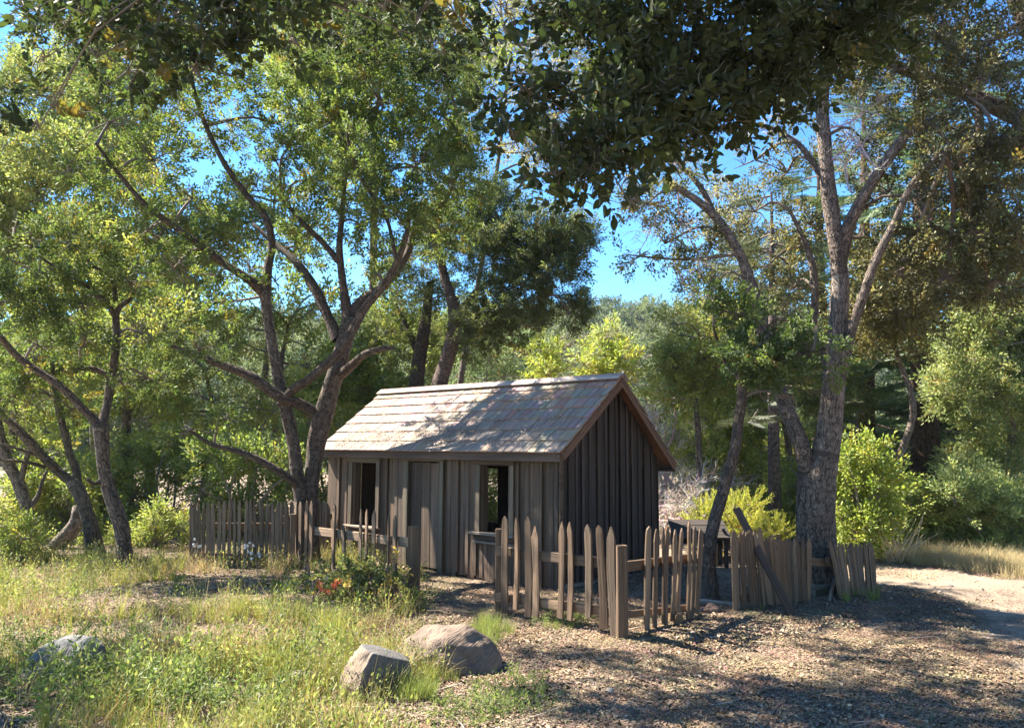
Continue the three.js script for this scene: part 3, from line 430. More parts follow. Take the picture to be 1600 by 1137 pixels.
// ------------------------------------------------------------ trees traced limb by limb: [x, y, distance, width in pixels]
const OAKC = [0.30, 0.25, 0.21], PALE = [0.5, 0.45, 0.41], DARKB = [0.17, 0.135, 0.11];
function tracedTree(name, label, base, trunks, limbs, clumps, o) {
  const r = rng(o.seed), t = thing(name, label, 'tree', [base.x, 0, base.z], o.group), nodes = [], off = [-base.x, 0, -base.z];
  const mk = (list, opt) => { const { pts, rad } = trail(list, opt.root ? o.kt ?? 0.95 : o.kl ?? 0.8); if (opt.root) { pts[0].y = -0.25; } const g = limb(pts, rad, { color: o.c1 ?? OAKC, color2: o.c2 ?? o.c1 ?? OAKC, seed: r() * 50, ...opt }); nodes.push(...g.userData.frames); return g.translate(...off); };
  for (const l of trunks) part('trunk', mk(l, { root: true, sides: 20, step: 0.09, flare: 0.35, rough: 0.16 }), M.bark, t);
  for (const l of limbs) part('limb', mk(l, { sides: 10, step: 0.14, rough: 0.16 }), M.bark, t);
  if (o.dead) { const list = []; for (const [x, y, d, dx, dy, len] of o.dead) branching(list, r, { color: [0.52, 0.46, 0.42], spread: 1.0 }, at(x, y, d), V(dx, dy, rr(r, -0.3, 0.3)).normalize(), len, 0.016, 3); part('dead_twigs', mergeGeometries(list).translate(...off), M.twig, t).userData.kind = 'stuff'; }
  crownFor(t, r, nodes, clumps, o, off); return t;
}
function crownFor(t, r, nodes, clumps, o, off) {
  const tw = twigs(r, nodes, clumps, { color: o.twig ?? [0.17, 0.14, 0.11], n: o.tn ?? 6, thick: o.thick, reach: o.reach }); if (tw) part('twigs', tw.translate(...off), M.twig, t).userData.kind = 'stuff';
  const spots = clumpSpots(r, clumps, o); for (const s of spots) s[0].add(V(...off));
  if (o.hole) for (let k = spots.length - 1; k >= 0; k--) if (o.hole(spots[k][0])) spots.splice(k, 1);
  scatter('crown', o.geo ?? L.oak, o.mat ?? M.leaf, t, spots);
}
// forked oak left of the cabin
tracedTree('oak_tree', 'big forked oak with two stems standing at the left end of the cabin', onGround(478, 872),
  [[[474, 872, 13.2, 30], [472, 800, 13.2, 24], [466, 755, 13.2, 21], [459, 700, 13.2, 20], [450, 655, 13.2, 21], [441, 620, 13.2, 20], [430, 570, 13.2, 17], [420, 510, 13.2, 17], [412, 455, 13.2, 17]],
   [[485, 872, 13.3, 30], [485, 790, 13.3, 23], [487, 745, 13.3, 24], [492, 705, 13.4, 27], [502, 660, 13.4, 32], [516, 610, 13.4, 30], [530, 565, 13.4, 28], [540, 525, 13.4, 26], [546, 495, 13.4, 25]]],
  [[[412, 458, 13.2, 22], [388, 436, 13.1, 18], [350, 412, 13, 15], [315, 385, 12.8, 14], [270, 352, 12.6, 12], [225, 318, 12.4, 10], [180, 265, 12.2, 8], [150, 225, 12, 6]],
   [[413, 462, 13.2, 22], [418, 420, 13.3, 17], [424, 380, 13.4, 15], [415, 340, 13.4, 14], [385, 305, 13.5, 13], [350, 255, 13.5, 11], [325, 205, 13.5, 10], [305, 150, 13.4, 8], [295, 90, 13.3, 5]],
   [[498, 650, 13.4, 26], [470, 632, 13.2, 24], [440, 622, 13.0, 22], [415, 605, 12.9, 21], [395, 590, 12.8, 20], [365, 577, 12.7, 18], [325, 562, 12.6, 15], [290, 548, 12.5, 11], [265, 540, 12.4, 7]],
   [[438, 632, 13.2, 20], [456, 610, 13.0, 17], [485, 590, 12.9, 16], [520, 560, 12.8, 18], [548, 520, 12.8, 18], [570, 480, 12.8, 17], [600, 445, 12.7, 16], [622, 405, 12.6, 13], [634, 370, 12.5, 10], [640, 335, 12.4, 7]],
   [[546, 500, 13.4, 28], [565, 470, 13.6, 20], [595, 450, 13.9, 19], [625, 415, 14.1, 17], [640, 385, 14.3, 15], [652, 345, 14.4, 13], [690, 320, 14.5, 10], [720, 260, 14.6, 6]],
   [[544, 500, 13.4, 26], [537, 455, 13.5, 17], [532, 415, 13.6, 15], [530, 380, 13.6, 13], [534, 340, 13.7, 11], [538, 290, 13.8, 8], [545, 230, 13.8, 6]],
   [[532, 412, 13.6, 13], [505, 380, 13.8, 11], [470, 345, 13.9, 9], [440, 310, 14, 6]],
   [[528, 530, 13.4, 26], [510, 490, 13.5, 20], [494, 455, 13.6, 20], [478, 430, 13.7, 18], [458, 405, 13.8, 14], [430, 382, 14, 11], [395, 350, 14.2, 8]],
   [[532, 585, 13.4, 22], [548, 572, 13.1, 18], [570, 553, 12.9, 14], [595, 545, 12.8, 12], [616, 543, 12.7, 8]],
   [[468, 765, 13.2, 16], [452, 748, 13.0, 15], [430, 733, 12.9, 15], [400, 716, 12.8, 14], [365, 703, 12.7, 12], [330, 694, 12.6, 9], [295, 672, 12.5, 6]],
   [[620, 410, 12.6, 8], [600, 330, 12.5, 7], [570, 290, 12.4, 7], [545, 225, 12.3, 6], [540, 190, 12.2, 4]]],
  [[170, 190, 66, 12.2, 0.6], [240, 250, 66, 12.6, 0.42], [300, 310, 55, 12.9, 0.35], [310, 180, 70, 13.3, 0.5], [300, 90, 80, 13.4, 0.65], [200, 110, 75, 12.8, 0.65], [400, 290, 45, 13.6, 0.35],  [390, 425, 36, 13.5, 0.35], [350, 470, 34, 13.8, 0.35], [430, 440, 26, 13.3, 0.3], [340, 430, 36, 12.8, 0.4], [270, 420, 50, 12.6, 0.55], [230, 360, 42, 12.4, 0.45], [480, 280, 60, 13.8], [520, 190, 75, 13.6], [600, 160, 80, 13.2], [690, 180, 75, 13.4], [650, 260, 80, 13.0], [560, 260, 70, 12.6], [700, 280, 65, 14.2], [730, 220, 55, 14.4], [390, 130, 45, 14.4, 0.8], [420, 190, 40, 14.6, 0.7], [120, 260, 50, 12.2, 0.7], [360, 220, 40, 14.2, 0.5], [430, 250, 40, 14.6, 0.5], [470, 400, 36, 14.6, 0.4], [590, 400, 30, 14.4, 0.4], [620, 330, 60, 12.6], [560, 350, 45, 13.9, 0.6], [480, 360, 40, 14, 0.6], [450, 230, 45, 14.2, 0.7], [690, 360, 50, 14.2, 0.7], [560, 90, 80, 13.8], [660, 90, 70, 13.8], [470, 110, 60, 14, 0.8], [310, 545, 40, 12.5, 0.6], [300, 670, 45, 12.5], [350, 655, 30, 12.6, 0.6], [590, 430, 30, 13, 0.4]],
  { seed: 31, c1: [0.19, 0.14, 0.11], c2: [0.26, 0.215, 0.175], A: [0.05, 0.085, 0.018], B: [0.14, 0.19, 0.035], dens: 1.0, gap: 0.43, geo: L.oak, group: null });
// three leaning oaks at the left edge
tracedTree('oak_tree', 'leaning oak with flaking grey bark, nearest of the trees left of the fence', onGround(192, 890),
  [[[196, 890, 12.6, 28], [193, 850, 12.6, 23], [186, 812, 12.6, 23], [172, 775, 12.6, 22], [162, 735, 12.6, 20], [159, 695, 12.6, 22], [157, 662, 12.6, 24]]],
  [[[158, 668, 12.6, 18], [130, 640, 12.5, 15], [95, 605, 12.4, 15], [55, 578, 12.3, 15], [25, 555, 12.2, 14], [-10, 515, 12, 12], [-40, 470, 12, 9]],
   [[158, 668, 12.6, 20], [166, 635, 12.7, 16], [172, 595, 12.8, 17], [178, 560, 12.8, 15], [182, 520, 12.9, 14], [182, 485, 12.9, 12], [205, 465, 13, 8]],
   [[160, 745, 12.6, 10], [148, 757, 12.5, 9], [135, 748, 12.4, 7]],
   [[182, 500, 12.9, 12], [165, 470, 12.8, 9], [140, 450, 12.7, 8], [105, 430, 12.5, 7], [60, 400, 12.3, 5]],
   [[176, 590, 12.8, 12], [140, 575, 12.7, 11], [95, 580, 12.5, 9]],
   [[180, 470, 12.9, 9], [172, 430, 12.9, 8], [140, 415, 12.8, 6]]],
  [[60, 430, 70, 12.2], [10, 470, 60, 12], [120, 470, 60, 12.6], [200, 440, 50, 13, 0.7], [60, 540, 45, 12.2, 0.7], [130, 540, 40, 12.6, 0.7], [220, 520, 45, 13, 0.7], [20, 370, 70, 12.3], [110, 380, 60, 12.8], [190, 600, 30, 12.9, 0.6], [230, 590, 40, 13.2, 0.5]],
  { seed: 32, c1: [0.22, 0.17, 0.135], c2: [0.26, 0.22, 0.18], A: [0.045, 0.08, 0.018], B: [0.12, 0.16, 0.03], dens: 0.95, gap: 0.44, yel: 0.06, geo: L.oakB });
tracedTree('oak_tree', 'dark mossy oak forking low, second from the fence among the leaning trees', onGround(140, 866),
  [[[152, 866, 14.2, 30], [145, 840, 14.2, 23], [136, 805, 14.2, 22], [123, 770, 14.2, 23], [112, 752, 14.2, 20]]],
  [[[114, 755, 14.2, 19], [92, 738, 14.2, 17], [68, 715, 14.1, 16], [45, 690, 14, 18], [22, 665, 13.9, 16], [-8, 640, 13.8, 14], [-40, 600, 13.7, 9]],
   [[120, 762, 14.2, 17], [118, 735, 14.3, 14], [107, 705, 14.3, 14], [100, 675, 14.3, 14], [93, 650, 14.3, 14], [85, 610, 14.4, 10], [80, 560, 14.4, 7]],
   [[60, 712, 14.1, 7], [30, 702, 14, 6], [-5, 692, 13.9, 4]], [[70, 730, 14.1, 8], [40, 722, 13.9, 6], [-5, 718, 13.7, 4]]],
  [[20, 620, 50, 13.8, 0.8], [80, 620, 45, 14.3, 0.8], [-20, 560, 60, 13.7], [60, 560, 50, 14.4], [110, 640, 35, 14.6, 0.6]],
  { seed: 33, c1: [0.16, 0.13, 0.095], c2: [0.3, 0.26, 0.2], A: [0.05, 0.085, 0.018], B: [0.13, 0.18, 0.035], dens: 0.9, gap: 0.44 });
tracedTree('oak_tree', 'pale slim oak at the far left edge, leftmost of the leaning trees', onGround(46, 866),
  [[[50, 866, 14.6, 23], [47, 830, 14.6, 18], [42, 800, 14.6, 17], [32, 765, 14.6, 18], [20, 740, 14.6, 17], [8, 715, 14.6, 19], [-2, 680, 14.6, 16], [-8, 640, 14.6, 14]]],
  [[[44, 795, 14.6, 12], [58, 775, 14.7, 9], [66, 750, 14.8, 7], [72, 735, 14.9, 5]], [[30, 760, 14.6, 13], [38, 725, 14.6, 11], [46, 700, 14.6, 8]]],
  [[0, 640, 45, 14.7, 0.8], [60, 700, 32, 14.9, 0.6], [-20, 590, 55, 14.6]],
  { seed: 34, c1: [0.34, 0.29, 0.23], A: [0.07, 0.11, 0.02], B: [0.18, 0.23, 0.04], dens: 0.9, gap: 0.44 });
{ // pale snag
  const b = onGround(95, 868), t = thing('dead_snag', 'pale leaning dead snag behind the dark mossy oak', 'dead tree', [b.x, 0, b.z]), { pts, rad } = trail([[70, 880, 15.2, 26], [95, 845, 15.2, 24], [120, 815, 15.2, 22], [122, 790, 15.2, 16]]); pts[0].y = -0.2; part('trunk', limb(pts, rad, { color: [0.38, 0.33, 0.27], sides: 12, rough: 0.25 }).translate(-b.x, 0, -b.z), M.bark, t);
}
// oak behind the cabin
tracedTree('oak_tree', 'brown trunked oak with a dark crown rising behind the cabin roof', V(at(680, 640, 19).x, 0, -19),
  [[[660, 800, 19, 34], [672, 680, 19, 30], [684, 610, 19, 27], [697, 565, 19, 25], [708, 525, 19, 24], [711, 490, 19, 24], [706, 465, 19, 22]]],
  [[[706, 470, 19, 20], [694, 430, 19.2, 19], [686, 395, 19.3, 16], [672, 350, 19.4, 12], [665, 310, 19.4, 8]],
   [[711, 492, 19, 18], [730, 472, 18.8, 14], [752, 448, 18.6, 12], [785, 438, 18.4, 11], [820, 445, 18.2, 8], [860, 460, 18, 5]]],
  [[800, 470, 60, 18.4, 1.3], [860, 420, 62, 18.2, 1.4], [890, 370, 45, 18.4, 1.3], [830, 380, 60, 18.4, 1.2], [770, 400, 55, 18.6], [760, 500, 50, 18.6, 1.1], [820, 510, 40, 18.2, 1], [890, 490, 38, 18, 1.1], [720, 380, 50, 19, 0.9], [690, 340, 55, 19.3], [780, 340, 50, 19, 0.9], [640, 400, 40, 19.4, 0.7], [740, 310, 50, 19.2, 0.9], [660, 470, 36, 19.4, 0.6], [730, 540, 30, 18.9, 0.6]],
  { seed: 35, c1: [0.26, 0.19, 0.16], c2: [0.3, 0.23, 0.2], A: [0.042, 0.066, 0.018], B: [0.105, 0.135, 0.035], dens: 1.75, gap: 0.4, geo: L.oakB });
tracedTree('oak_tree', 'dark slanting trunk half hidden behind the left end of the roof', V(at(650, 640, 20).x, 0, -20),
  [[[640, 800, 20, 30], [648, 640, 20, 26], [651, 600, 20, 24], [655, 560, 20, 22], [662, 520, 20, 20], [668, 480, 20, 16], [672, 440, 20, 12]]], [[[655, 560, 20, 14], [640, 520, 20.2, 11], [620, 480, 20.4, 8]]],
  [[620, 450, 55, 20.4], [600, 520, 50, 20.2, 0.8], [700, 460, 36, 20.4, 0.6], [680, 540, 45, 20.6, 0.9], [640, 580, 34, 20.4, 0.8]],
  { seed: 36, c1: [0.14, 0.11, 0.095], A: [0.06, 0.09, 0.02], B: [0.16, 0.2, 0.04], dens: 1, gap: 0.43 });
// slim crooked tree by the fence
tracedTree('slim_tree', 'slim crooked dark tree growing in the gap of the picket fence', onGround(1113, 942),
  [[[1117, 942, 10.3, 25], [1111, 905, 10.3, 20], [1109, 870, 10.3, 20], [1113, 830, 10.3, 20], [1124, 790, 10.3, 19], [1137, 745, 10.3, 18], [1149, 700, 10.3, 18], [1154, 660, 10.3, 16], [1160, 620, 10.3, 16], [1157, 590, 10.3, 13], [1154, 570, 10.3, 12]]],
  [[[1158, 605, 10.3, 9], [1190, 575, 10.2, 7], [1235, 555, 10.1, 6], [1290, 545, 10, 4]], [[1157, 595, 10.3, 8], [1130, 560, 10.4, 6], [1115, 510, 10.5, 4]]],
  [[1170, 560, 45, 10.3], [1220, 570, 48, 10.2, 1.1], [1275, 560, 42, 10.1, 1.1], [1300, 590, 24, 10, 0.9], [1240, 620, 42, 10.3], [1190, 620, 30, 10.4, 0.8], [1200, 510, 36, 10.5, 0.9], [1150, 490, 40, 10.6], [1110, 460, 24, 10.6, 0.8], [1270, 520, 26, 10.2, 0.8], [1310, 555, 18, 10, 0.8]],
  { seed: 37, c1: [0.2, 0.16, 0.13], c2: [0.16, 0.12, 0.1], A: [0.04, 0.075, 0.018], B: [0.11, 0.16, 0.03], dens: 1.3, gap: 0.42, cut: DARKB, geo: L.shrub });
// big oak at the right
tracedTree('oak_tree', 'tall thick trunked oak at the right, behind the slanting pickets', onGround(1276, 925),
  [[[1276, 925, 11, 66], [1277, 880, 11, 60], [1275, 840, 11, 66], [1275, 800, 11, 70], [1279, 760, 11, 66], [1288, 715, 11, 52], [1296, 670, 11, 44], [1302, 620, 11, 40], [1307, 560, 11, 36], [1311, 500, 11, 35], [1313, 440, 11, 33], [1311, 400, 11, 28], [1310, 375, 11, 20]]],
  [[[1312, 430, 11, 31], [1309, 390, 11, 31], [1302, 345, 11, 29], [1294, 290, 11, 28], [1289, 230, 11, 26], [1286, 170, 11, 24], [1290, 110, 11, 18], [1296, 40, 11, 13], [1290, -40, 11, 8]],
   [[1312, 430, 11, 24], [1316, 395, 11, 26], [1326, 355, 10.9, 23], [1345, 315, 10.8, 22], [1370, 275, 10.7, 21], [1400, 232, 10.6, 20], [1427, 200, 10.5, 19], [1433, 192, 10.5, 17]],
   [[1300, 640, 11, 28], [1318, 570, 10.9, 20], [1333, 510, 10.8, 18], [1350, 460, 10.7, 18], [1372, 400, 10.6, 17], [1400, 345, 10.5, 14], [1425, 290, 10.3, 12], [1470, 240, 10.1, 10], [1520, 210, 10, 7]],
   [[1264, 790, 11, 44], [1262, 740, 11, 30], [1254, 700, 11, 30], [1240, 665, 11.1, 28], [1222, 620, 11.3, 26], [1205, 560, 11.5, 26], [1190, 505, 11.6, 25], [1177, 455, 11.6, 22], [1160, 405, 11.6, 19], [1135, 360, 11.6, 17], [1110, 330, 11.6, 16], [1075, 303, 11.6, 13], [1035, 278, 11.6, 9]],
   [[1118, 340, 11.6, 12], [1100, 300, 11.7, 11], [1078, 272, 11.8, 9], [1055, 252, 11.9, 6]],
   [[1262, 560, 11.4, 16], [1270, 510, 11.5, 15], [1274, 460, 11.6, 14], [1270, 415, 11.6, 13], [1255, 370, 11.6, 10], [1235, 330, 11.6, 6]],
   [[1290, 285, 11, 14], [1268, 250, 11.1, 12], [1245, 222, 11.2, 10], [1205, 200, 11.3, 8], [1165, 190, 11.4, 5]],
   [[1300, 560, 11, 12], [1285, 540, 11.1, 11], [1278, 515, 11.2, 11], [1290, 580, 11.1, 8]],
   [[1352, 325, 10.8, 7], [1375, 308, 10.6, 6], [1412, 305, 10.4, 6], [1435, 309, 10.3, 5], [1462, 305, 10.2, 3]]],
  [[1060, 270, 50, 11.8, 0.74], [1010, 320, 45, 11.8, 0.68], [1040, 380, 45, 12, 0.54], [1110, 380, 42, 12, 0.68], [1120, 440, 36, 12, 0.68], [1000, 400, 34, 12, 0.41], [1180, 330, 50, 11.9, 0.81], [1230, 270, 45, 11.6, 0.81], [1215, 400, 48, 12, 0.75], [1265, 350, 38, 11.8, 0.8], [1240, 450, 38, 12, 0.7], [1180, 250, 50, 11.8, 0.68], [1370, 380, 40, 11.4, 0.8], [1350, 220, 50, 11.4, 0.61], [1390, 300, 45, 11.2, 0.8], [1300, 130, 60, 11, 0.7], [1240, 140, 60, 11.2, 0.7]],
  { seed: 38, dead: [[1296, 200, 10.9, 0.8, 0.3, 0.6], [1300, 250, 10.9, 0.7, 0.6, 0.55], [1330, 300, 10.8, -0.2, 1, 0.5], [1310, 160, 10.9, 0.9, -0.2, 0.6], [1360, 250, 10.7, -0.4, 0.9, 0.5], [1340, 230, 10.9, 0.3, -0.6, 0.5], [1240, 220, 11.2, -0.6, 0.4, 0.5], [1060, 300, 11.6, 0.1, -1, 0.5], [1030, 330, 11.6, -0.3, -0.8, 0.5], [1085, 380, 11.8, 0.2, -1, 0.5], [1440, 120, 10.9, 0.2, -0.5, 0.6], [1530, 70, 10.4, 0.2, -0.9, 0.6]], kt: 0.84, kl: 0.84, c1: [0.2, 0.155, 0.13], c2: [0.46, 0.4, 0.36], A: [0.05, 0.07, 0.025], B: [0.14, 0.14, 0.05], dens: 0.95, gap: 0.44, geo: L.oakB, cut: [0.6, 0.55, 0.5] });
// ------------------------------------------------------------ trees, bushes and conifers farther off
function bgTree(o) {
  const r = rng(o.seed), base = at(o.x, 700, o.d); base.y = o.y0 ?? 0;
  const t = thing(o.name ?? 'broadleaf_tree', o.label, o.cat ?? 'tree', [base.x, base.y, base.z], o.group), off = [-base.x, -base.y, -base.z], k = o.d / F;
  const clumps = [], sd = r() * 9;
  for (let i = 0; i < o.n; i++) { const a = r() * 6.28, q = Math.sqrt(r()), x = o.cx + Math.cos(a) * q * o.rx, y = o.cy + Math.sin(a) * q * o.ry; clumps.push([x, y, Math.min(o.rx, o.ry) * rr(r, 0.3, 0.48), o.d + rr(r, -1, 1) * Math.min(o.rx * k * 0.7, 3), rr(r, 0.8, 1.15)]); }
  const nodes = [];
  if (o.trunk) {
    const top = at(o.cx, o.cy - o.ry * 0.4, o.d), w = o.trunk * k / 2, pts = [base.clone().setY(base.y - 0.3)];
    for (let i = 1; i <= 4; i++) pts.push(base.clone().lerp(top, i / 4).add(V(rr(r, -1, 1) * 0.12, 0, rr(r, -1, 1) * 0.15).multiplyScalar(i < 4 ? 1.6 : 0)));
    const g = limb(pts, [w, w * 0.85, w * 0.7, w * 0.5, w * 0.2], { color: o.bark ?? OAKC, sides: 10, step: 0.3, flare: 0.25, seed: r() * 40 }); nodes.push(...g.userData.frames); part('trunk', g.translate(...off), M.bark, t);
  } else nodes.push([base, 0.05]);
  const tw = twigs(r, nodes, clumps, { n: o.tn ?? 3, color: o.twig ?? [0.18, 0.15, 0.12], reach: 9, thick: o.thick ?? 1 }); if (tw) { const m = part(o.trunk ? 'twigs' : 'stems', tw.translate(...off), M.twig, t); m.userData.kind = 'stuff'; }
  const spots = clumpSpots(r, clumps, { gap: 0.42, ...o }); for (const s of spots) s[0].add(V(...off));
  scatter('crown', o.geo ?? L.oakB, o.mat ?? M.leaf, t, spots.filter((s) => s[0].y + base.y > -0.05)); return t;
}
const GREEN = { A: [0.1, 0.145, 0.026], B: [0.235, 0.27, 0.056] }, LIME = { A: [0.16, 0.21, 0.025], B: [0.25, 0.29, 0.05] }, SAGE = { A: [0.1, 0.13, 0.06], B: [0.2, 0.24, 0.11] }, BROWN = { A: [0.055, 0.05, 0.018], B: [0.12, 0.1, 0.035] };
const S2 = { scale: 1.5, cl: 0.36 }, S3 = { scale: 2.0, cl: 0.5 };
bgTree({ seed: 301, label: 'bright sunlit yellow green thicket behind the far left leaning trunks', name: 'bush', cat: 'bush', x: 60, d: 19, cx: 70, cy: 790, rx: 150, ry: 70, n: 16, ...GREEN, ...S2, dens: 0.85, mat: M.thinLeaf });
bgTree({ seed: 302, label: 'green thicket between the leaning oaks and the left picket fence', name: 'bush', cat: 'bush', x: 270, d: 18, cx: 260, cy: 780, rx: 110, ry: 85, n: 15, ...GREEN, ...S2, dens: 0.85, mat: M.thinLeaf });
bgTree({ seed: 303, label: 'leafy bush right behind the left picket fence', name: 'bush', cat: 'bush', x: 380, d: 17, cx: 385, cy: 765, rx: 85, ry: 70, n: 13, A: [0.08, 0.13, 0.025], B: [0.2, 0.26, 0.05], ...S2, dens: 0.85, mat: M.thinLeaf });
bgTree({ seed: 304, label: 'sunlit bush seen between the forked oak and the cabin corner', name: 'bush', cat: 'bush', x: 520, d: 19.5, cx: 530, cy: 720, rx: 60, ry: 110, n: 12, ...GREEN, ...S2, dens: 1.1 });
bgTree({ seed: 305, label: 'shady green tree filling the gap left of the forked oak', x: 330, d: 20, cx: 320, cy: 620, rx: 130, ry: 100, n: 13, ...GREEN, ...S2, trunk: 16, dens: 0.5, mat: M.thinLeaf });
bgTree({ seed: 306, label: 'dense green tree behind the nearest leaning oak', x: 210, d: 19, cx: 210, cy: 540, rx: 130, ry: 130, n: 16, ...GREEN, ...S2, trunk: 18, yel: 0.06, dens: 0.5, mat: M.thinLeaf });
bgTree({ seed: 307, label: 'green tree behind the far left edge trunks', x: 30, d: 19, cx: 30, cy: 600, rx: 120, ry: 140, n: 15, ...GREEN, ...S2, trunk: 18, dens: 0.5, mat: M.thinLeaf });
bgTree({ seed: 308, label: 'light green tall tree at the upper left edge', x: 40, d: 24, cx: 60, cy: 330, rx: 150, ry: 130, n: 30, A: [0.1, 0.14, 0.03], B: [0.24, 0.28, 0.07], ...S3, trunk: 18, gap: 0.43, dens: 1.15 });
bgTree({ seed: 309, label: 'yellowing tall tree behind the left branches of the forked oak', x: 240, d: 22, cx: 250, cy: 390, rx: 130, ry: 110, n: 24, A: [0.09, 0.13, 0.025], B: [0.24, 0.26, 0.05], ...S3, trunk: 18, yel: 0.12, gap: 0.43, dens: 1.15 });
bgTree({ seed: 310, label: 'tall pale tree rising at the top left beyond the forked oak', x: 160, d: 26, cx: 150, cy: 130, rx: 160, ry: 130, n: 24, A: [0.08, 0.12, 0.03], B: [0.2, 0.24, 0.06], ...S3, trunk: 16, gap: 0.43, dens: 1.15 });
bgTree({ seed: 311, label: 'green tree behind the low limb and the fork of the big oak', x: 450, d: 21, cx: 450, cy: 560, rx: 110, ry: 130, n: 14, ...GREEN, ...S3, trunk: 18, dens: 0.5, mat: M.thinLeaf });
bgTree({ seed: 312, label: 'sunlit tree above the left end of the cabin roof', x: 590, d: 22, cx: 585, cy: 580, rx: 85, ry: 95, n: 18, A: [0.08, 0.13, 0.025], B: [0.22, 0.28, 0.05], ...S3, trunk: 16 });
bgTree({ seed: 313, label: 'very tall light tree high behind the upper crown of the forked oak', x: 560, d: 25, cx: 600, cy: 120, rx: 160, ry: 150, n: 24, A: [0.1, 0.15, 0.03], B: [0.24, 0.3, 0.06], ...S3, trunk: 18, gap: 0.43, dens: 1.15 });
bgTree({ seed: 314, label: 'tall thin leaved tree against the sky at the top, left of the dark hanging branch', x: 690, d: 28, cx: 800, cy: 130, rx: 120, ry: 150, n: 20, A: [0.12, 0.13, 0.06], B: [0.24, 0.25, 0.11], ...S3, trunk: 12, gap: 0.5, dens: 0.75 });
bgTree({ seed: 330, label: 'green tree between the two main forks of the forked oak, far behind it', x: 390, d: 24, cx: 430, cy: 320, rx: 95, ry: 80, n: 15, ...GREEN, ...S3, trunk: 14, gap: 0.47, dens: 0.8 });
bgTree({ seed: 340, name: 'bush', cat: 'bush', label: 'low bright bush at the left edge in front of the leaning oaks', x: 10, d: 13.6, cx: 0, cy: 850, rx: 60, ry: 50, n: 14, ...GREEN, dens: 1, mat: M.thinLeaf });
bgTree({ seed: 341, name: 'bush', cat: 'bush', label: 'low weedy bush between the feet of the leaning oaks', x: 100, d: 16, cx: 95, cy: 850, rx: 80, ry: 26, n: 14, ...GREEN, dens: 1.1, mat: M.thinLeaf });
bgTree({ seed: 342, name: 'bush', cat: 'bush', label: 'low green bush between the nearest leaning oak and the left fence', x: 250, d: 15.5, cx: 250, cy: 840, rx: 60, ry: 40, n: 14, ...GREEN, dens: 1.1, mat: M.thinLeaf });
bgTree({ seed: 343, name: 'bush', cat: 'bush', label: 'sunlit leafy bush behind the feet of the leaning oaks', x: 130, d: 17.5, cx: 130, cy: 790, rx: 110, ry: 60, n: 18, ...GREEN, ...S2, dens: 1, mat: M.thinLeaf });
// over the roof
bgTree({ seed: 315, label: 'blue green bushy tree just above the middle of the cabin roof', x: 760, d: 34, cx: 760, cy: 580, rx: 90, ry: 42, n: 14, A: [0.06, 0.1, 0.04], B: [0.14, 0.2, 0.07], ...S3, scale: 2.4, trunk: 8 });
bgTree({ seed: 316, label: 'small bright yellow green tree above the roof, left one of two', x: 850, d: 30, cx: 855, cy: 578, rx: 30, ry: 32, n: 9, ...LIME, ...S3, trunk: 6, geo: L.bay });
bgTree({ seed: 317, label: 'larger bright yellow green tree above the roof near the ridge end', x: 945, d: 29, cx: 945, cy: 562, rx: 38, ry: 40, n: 12, ...LIME, ...S3, trunk: 7, geo: L.bay });
bgTree({ seed: 318, label: 'dull green tree on the slope behind the two yellow green trees', x: 890, d: 44, cx: 870, cy: 545, rx: 110, ry: 35, n: 14, ...SAGE, ...S3, scale: 2.8, trunk: 6 });
bgTree({ seed: 331, label: 'dark green tree on the slope left of the yellow green trees', x: 740, d: 42, cx: 720, cy: 530, rx: 90, ry: 40, n: 14, ...GREEN, ...S3, scale: 2.8, trunk: 6 });
// right of the cabin
bgTree({ seed: 319, label: 'yellowish green tree behind the right gable and the slim tree', x: 1090, d: 18, cx: 1095, cy: 570, rx: 62, ry: 100, n: 22, A: [0.1, 0.14, 0.03], B: [0.24, 0.27, 0.06], ...S2, trunk: 14, gap: 0.44 });
bgTree({ seed: 320, label: 'shady green tree to the right of the gable, left of the slim dark conifer trunk', x: 1110, d: 20, cx: 1110, cy: 690, rx: 80, ry: 75, n: 16, ...GREEN, ...S2, trunk: 12 });
bgTree({ seed: 321, name: 'bush', cat: 'bush', label: 'low bright lime yellow bush behind the dense leaning fence', x: 1150, d: 14.6, cx: 1155, cy: 822, rx: 88, ry: 36, n: 24, A: [0.2, 0.25, 0.03], B: [0.27, 0.3, 0.05], scale: 1.1, geo: L.broom, up: 0.9, mat: M.thinLeaf, dens: 1.3, yel: 0 });
bgTree({ seed: 322, name: 'bush', cat: 'bush', label: 'bright yellow green leafy bush right of the big oak trunk', x: 1345, d: 14, cx: 1345, cy: 775, rx: 48, ry: 75, n: 20, A: [0.13, 0.19, 0.025], B: [0.25, 0.3, 0.05], scale: 1.3, mat: M.thinLeaf, dens: 1.2 });
bgTree({ seed: 323, name: 'bush', cat: 'bush', label: 'round dark green bush beside the dry reeds at the road edge', x: 1405, d: 15.5, cx: 1405, cy: 810, rx: 55, ry: 55, n: 18, ...GREEN, scale: 1.3, dens: 1.1 });
bgTree({ seed: 324, name: 'bush', cat: 'bush', label: 'large sage green bush at the right edge beside the road', x: 1540, d: 15.5, cx: 1540, cy: 820, rx: 95, ry: 70, n: 30, ...SAGE, A: [0.12, 0.17, 0.05], B: [0.24, 0.3, 0.1], scale: 1.15, dens: 1.25 });
bgTree({ seed: 325, label: 'tall pale green leafy tree at the right edge above the sage bush', x: 1560, d: 17.5, cx: 1560, cy: 610, rx: 88, ry: 170, n: 40, A: [0.1, 0.14, 0.04], B: [0.24, 0.29, 0.1], ...S2, trunk: 18 });
bgTree({ seed: 326, label: 'green tree behind the thin middle stem of the big right oak', x: 1230, d: 20, cx: 1230, cy: 600, rx: 85, ry: 90, n: 18, A: [0.06, 0.1, 0.03], B: [0.17, 0.2, 0.06], ...S2, trunk: 14 });
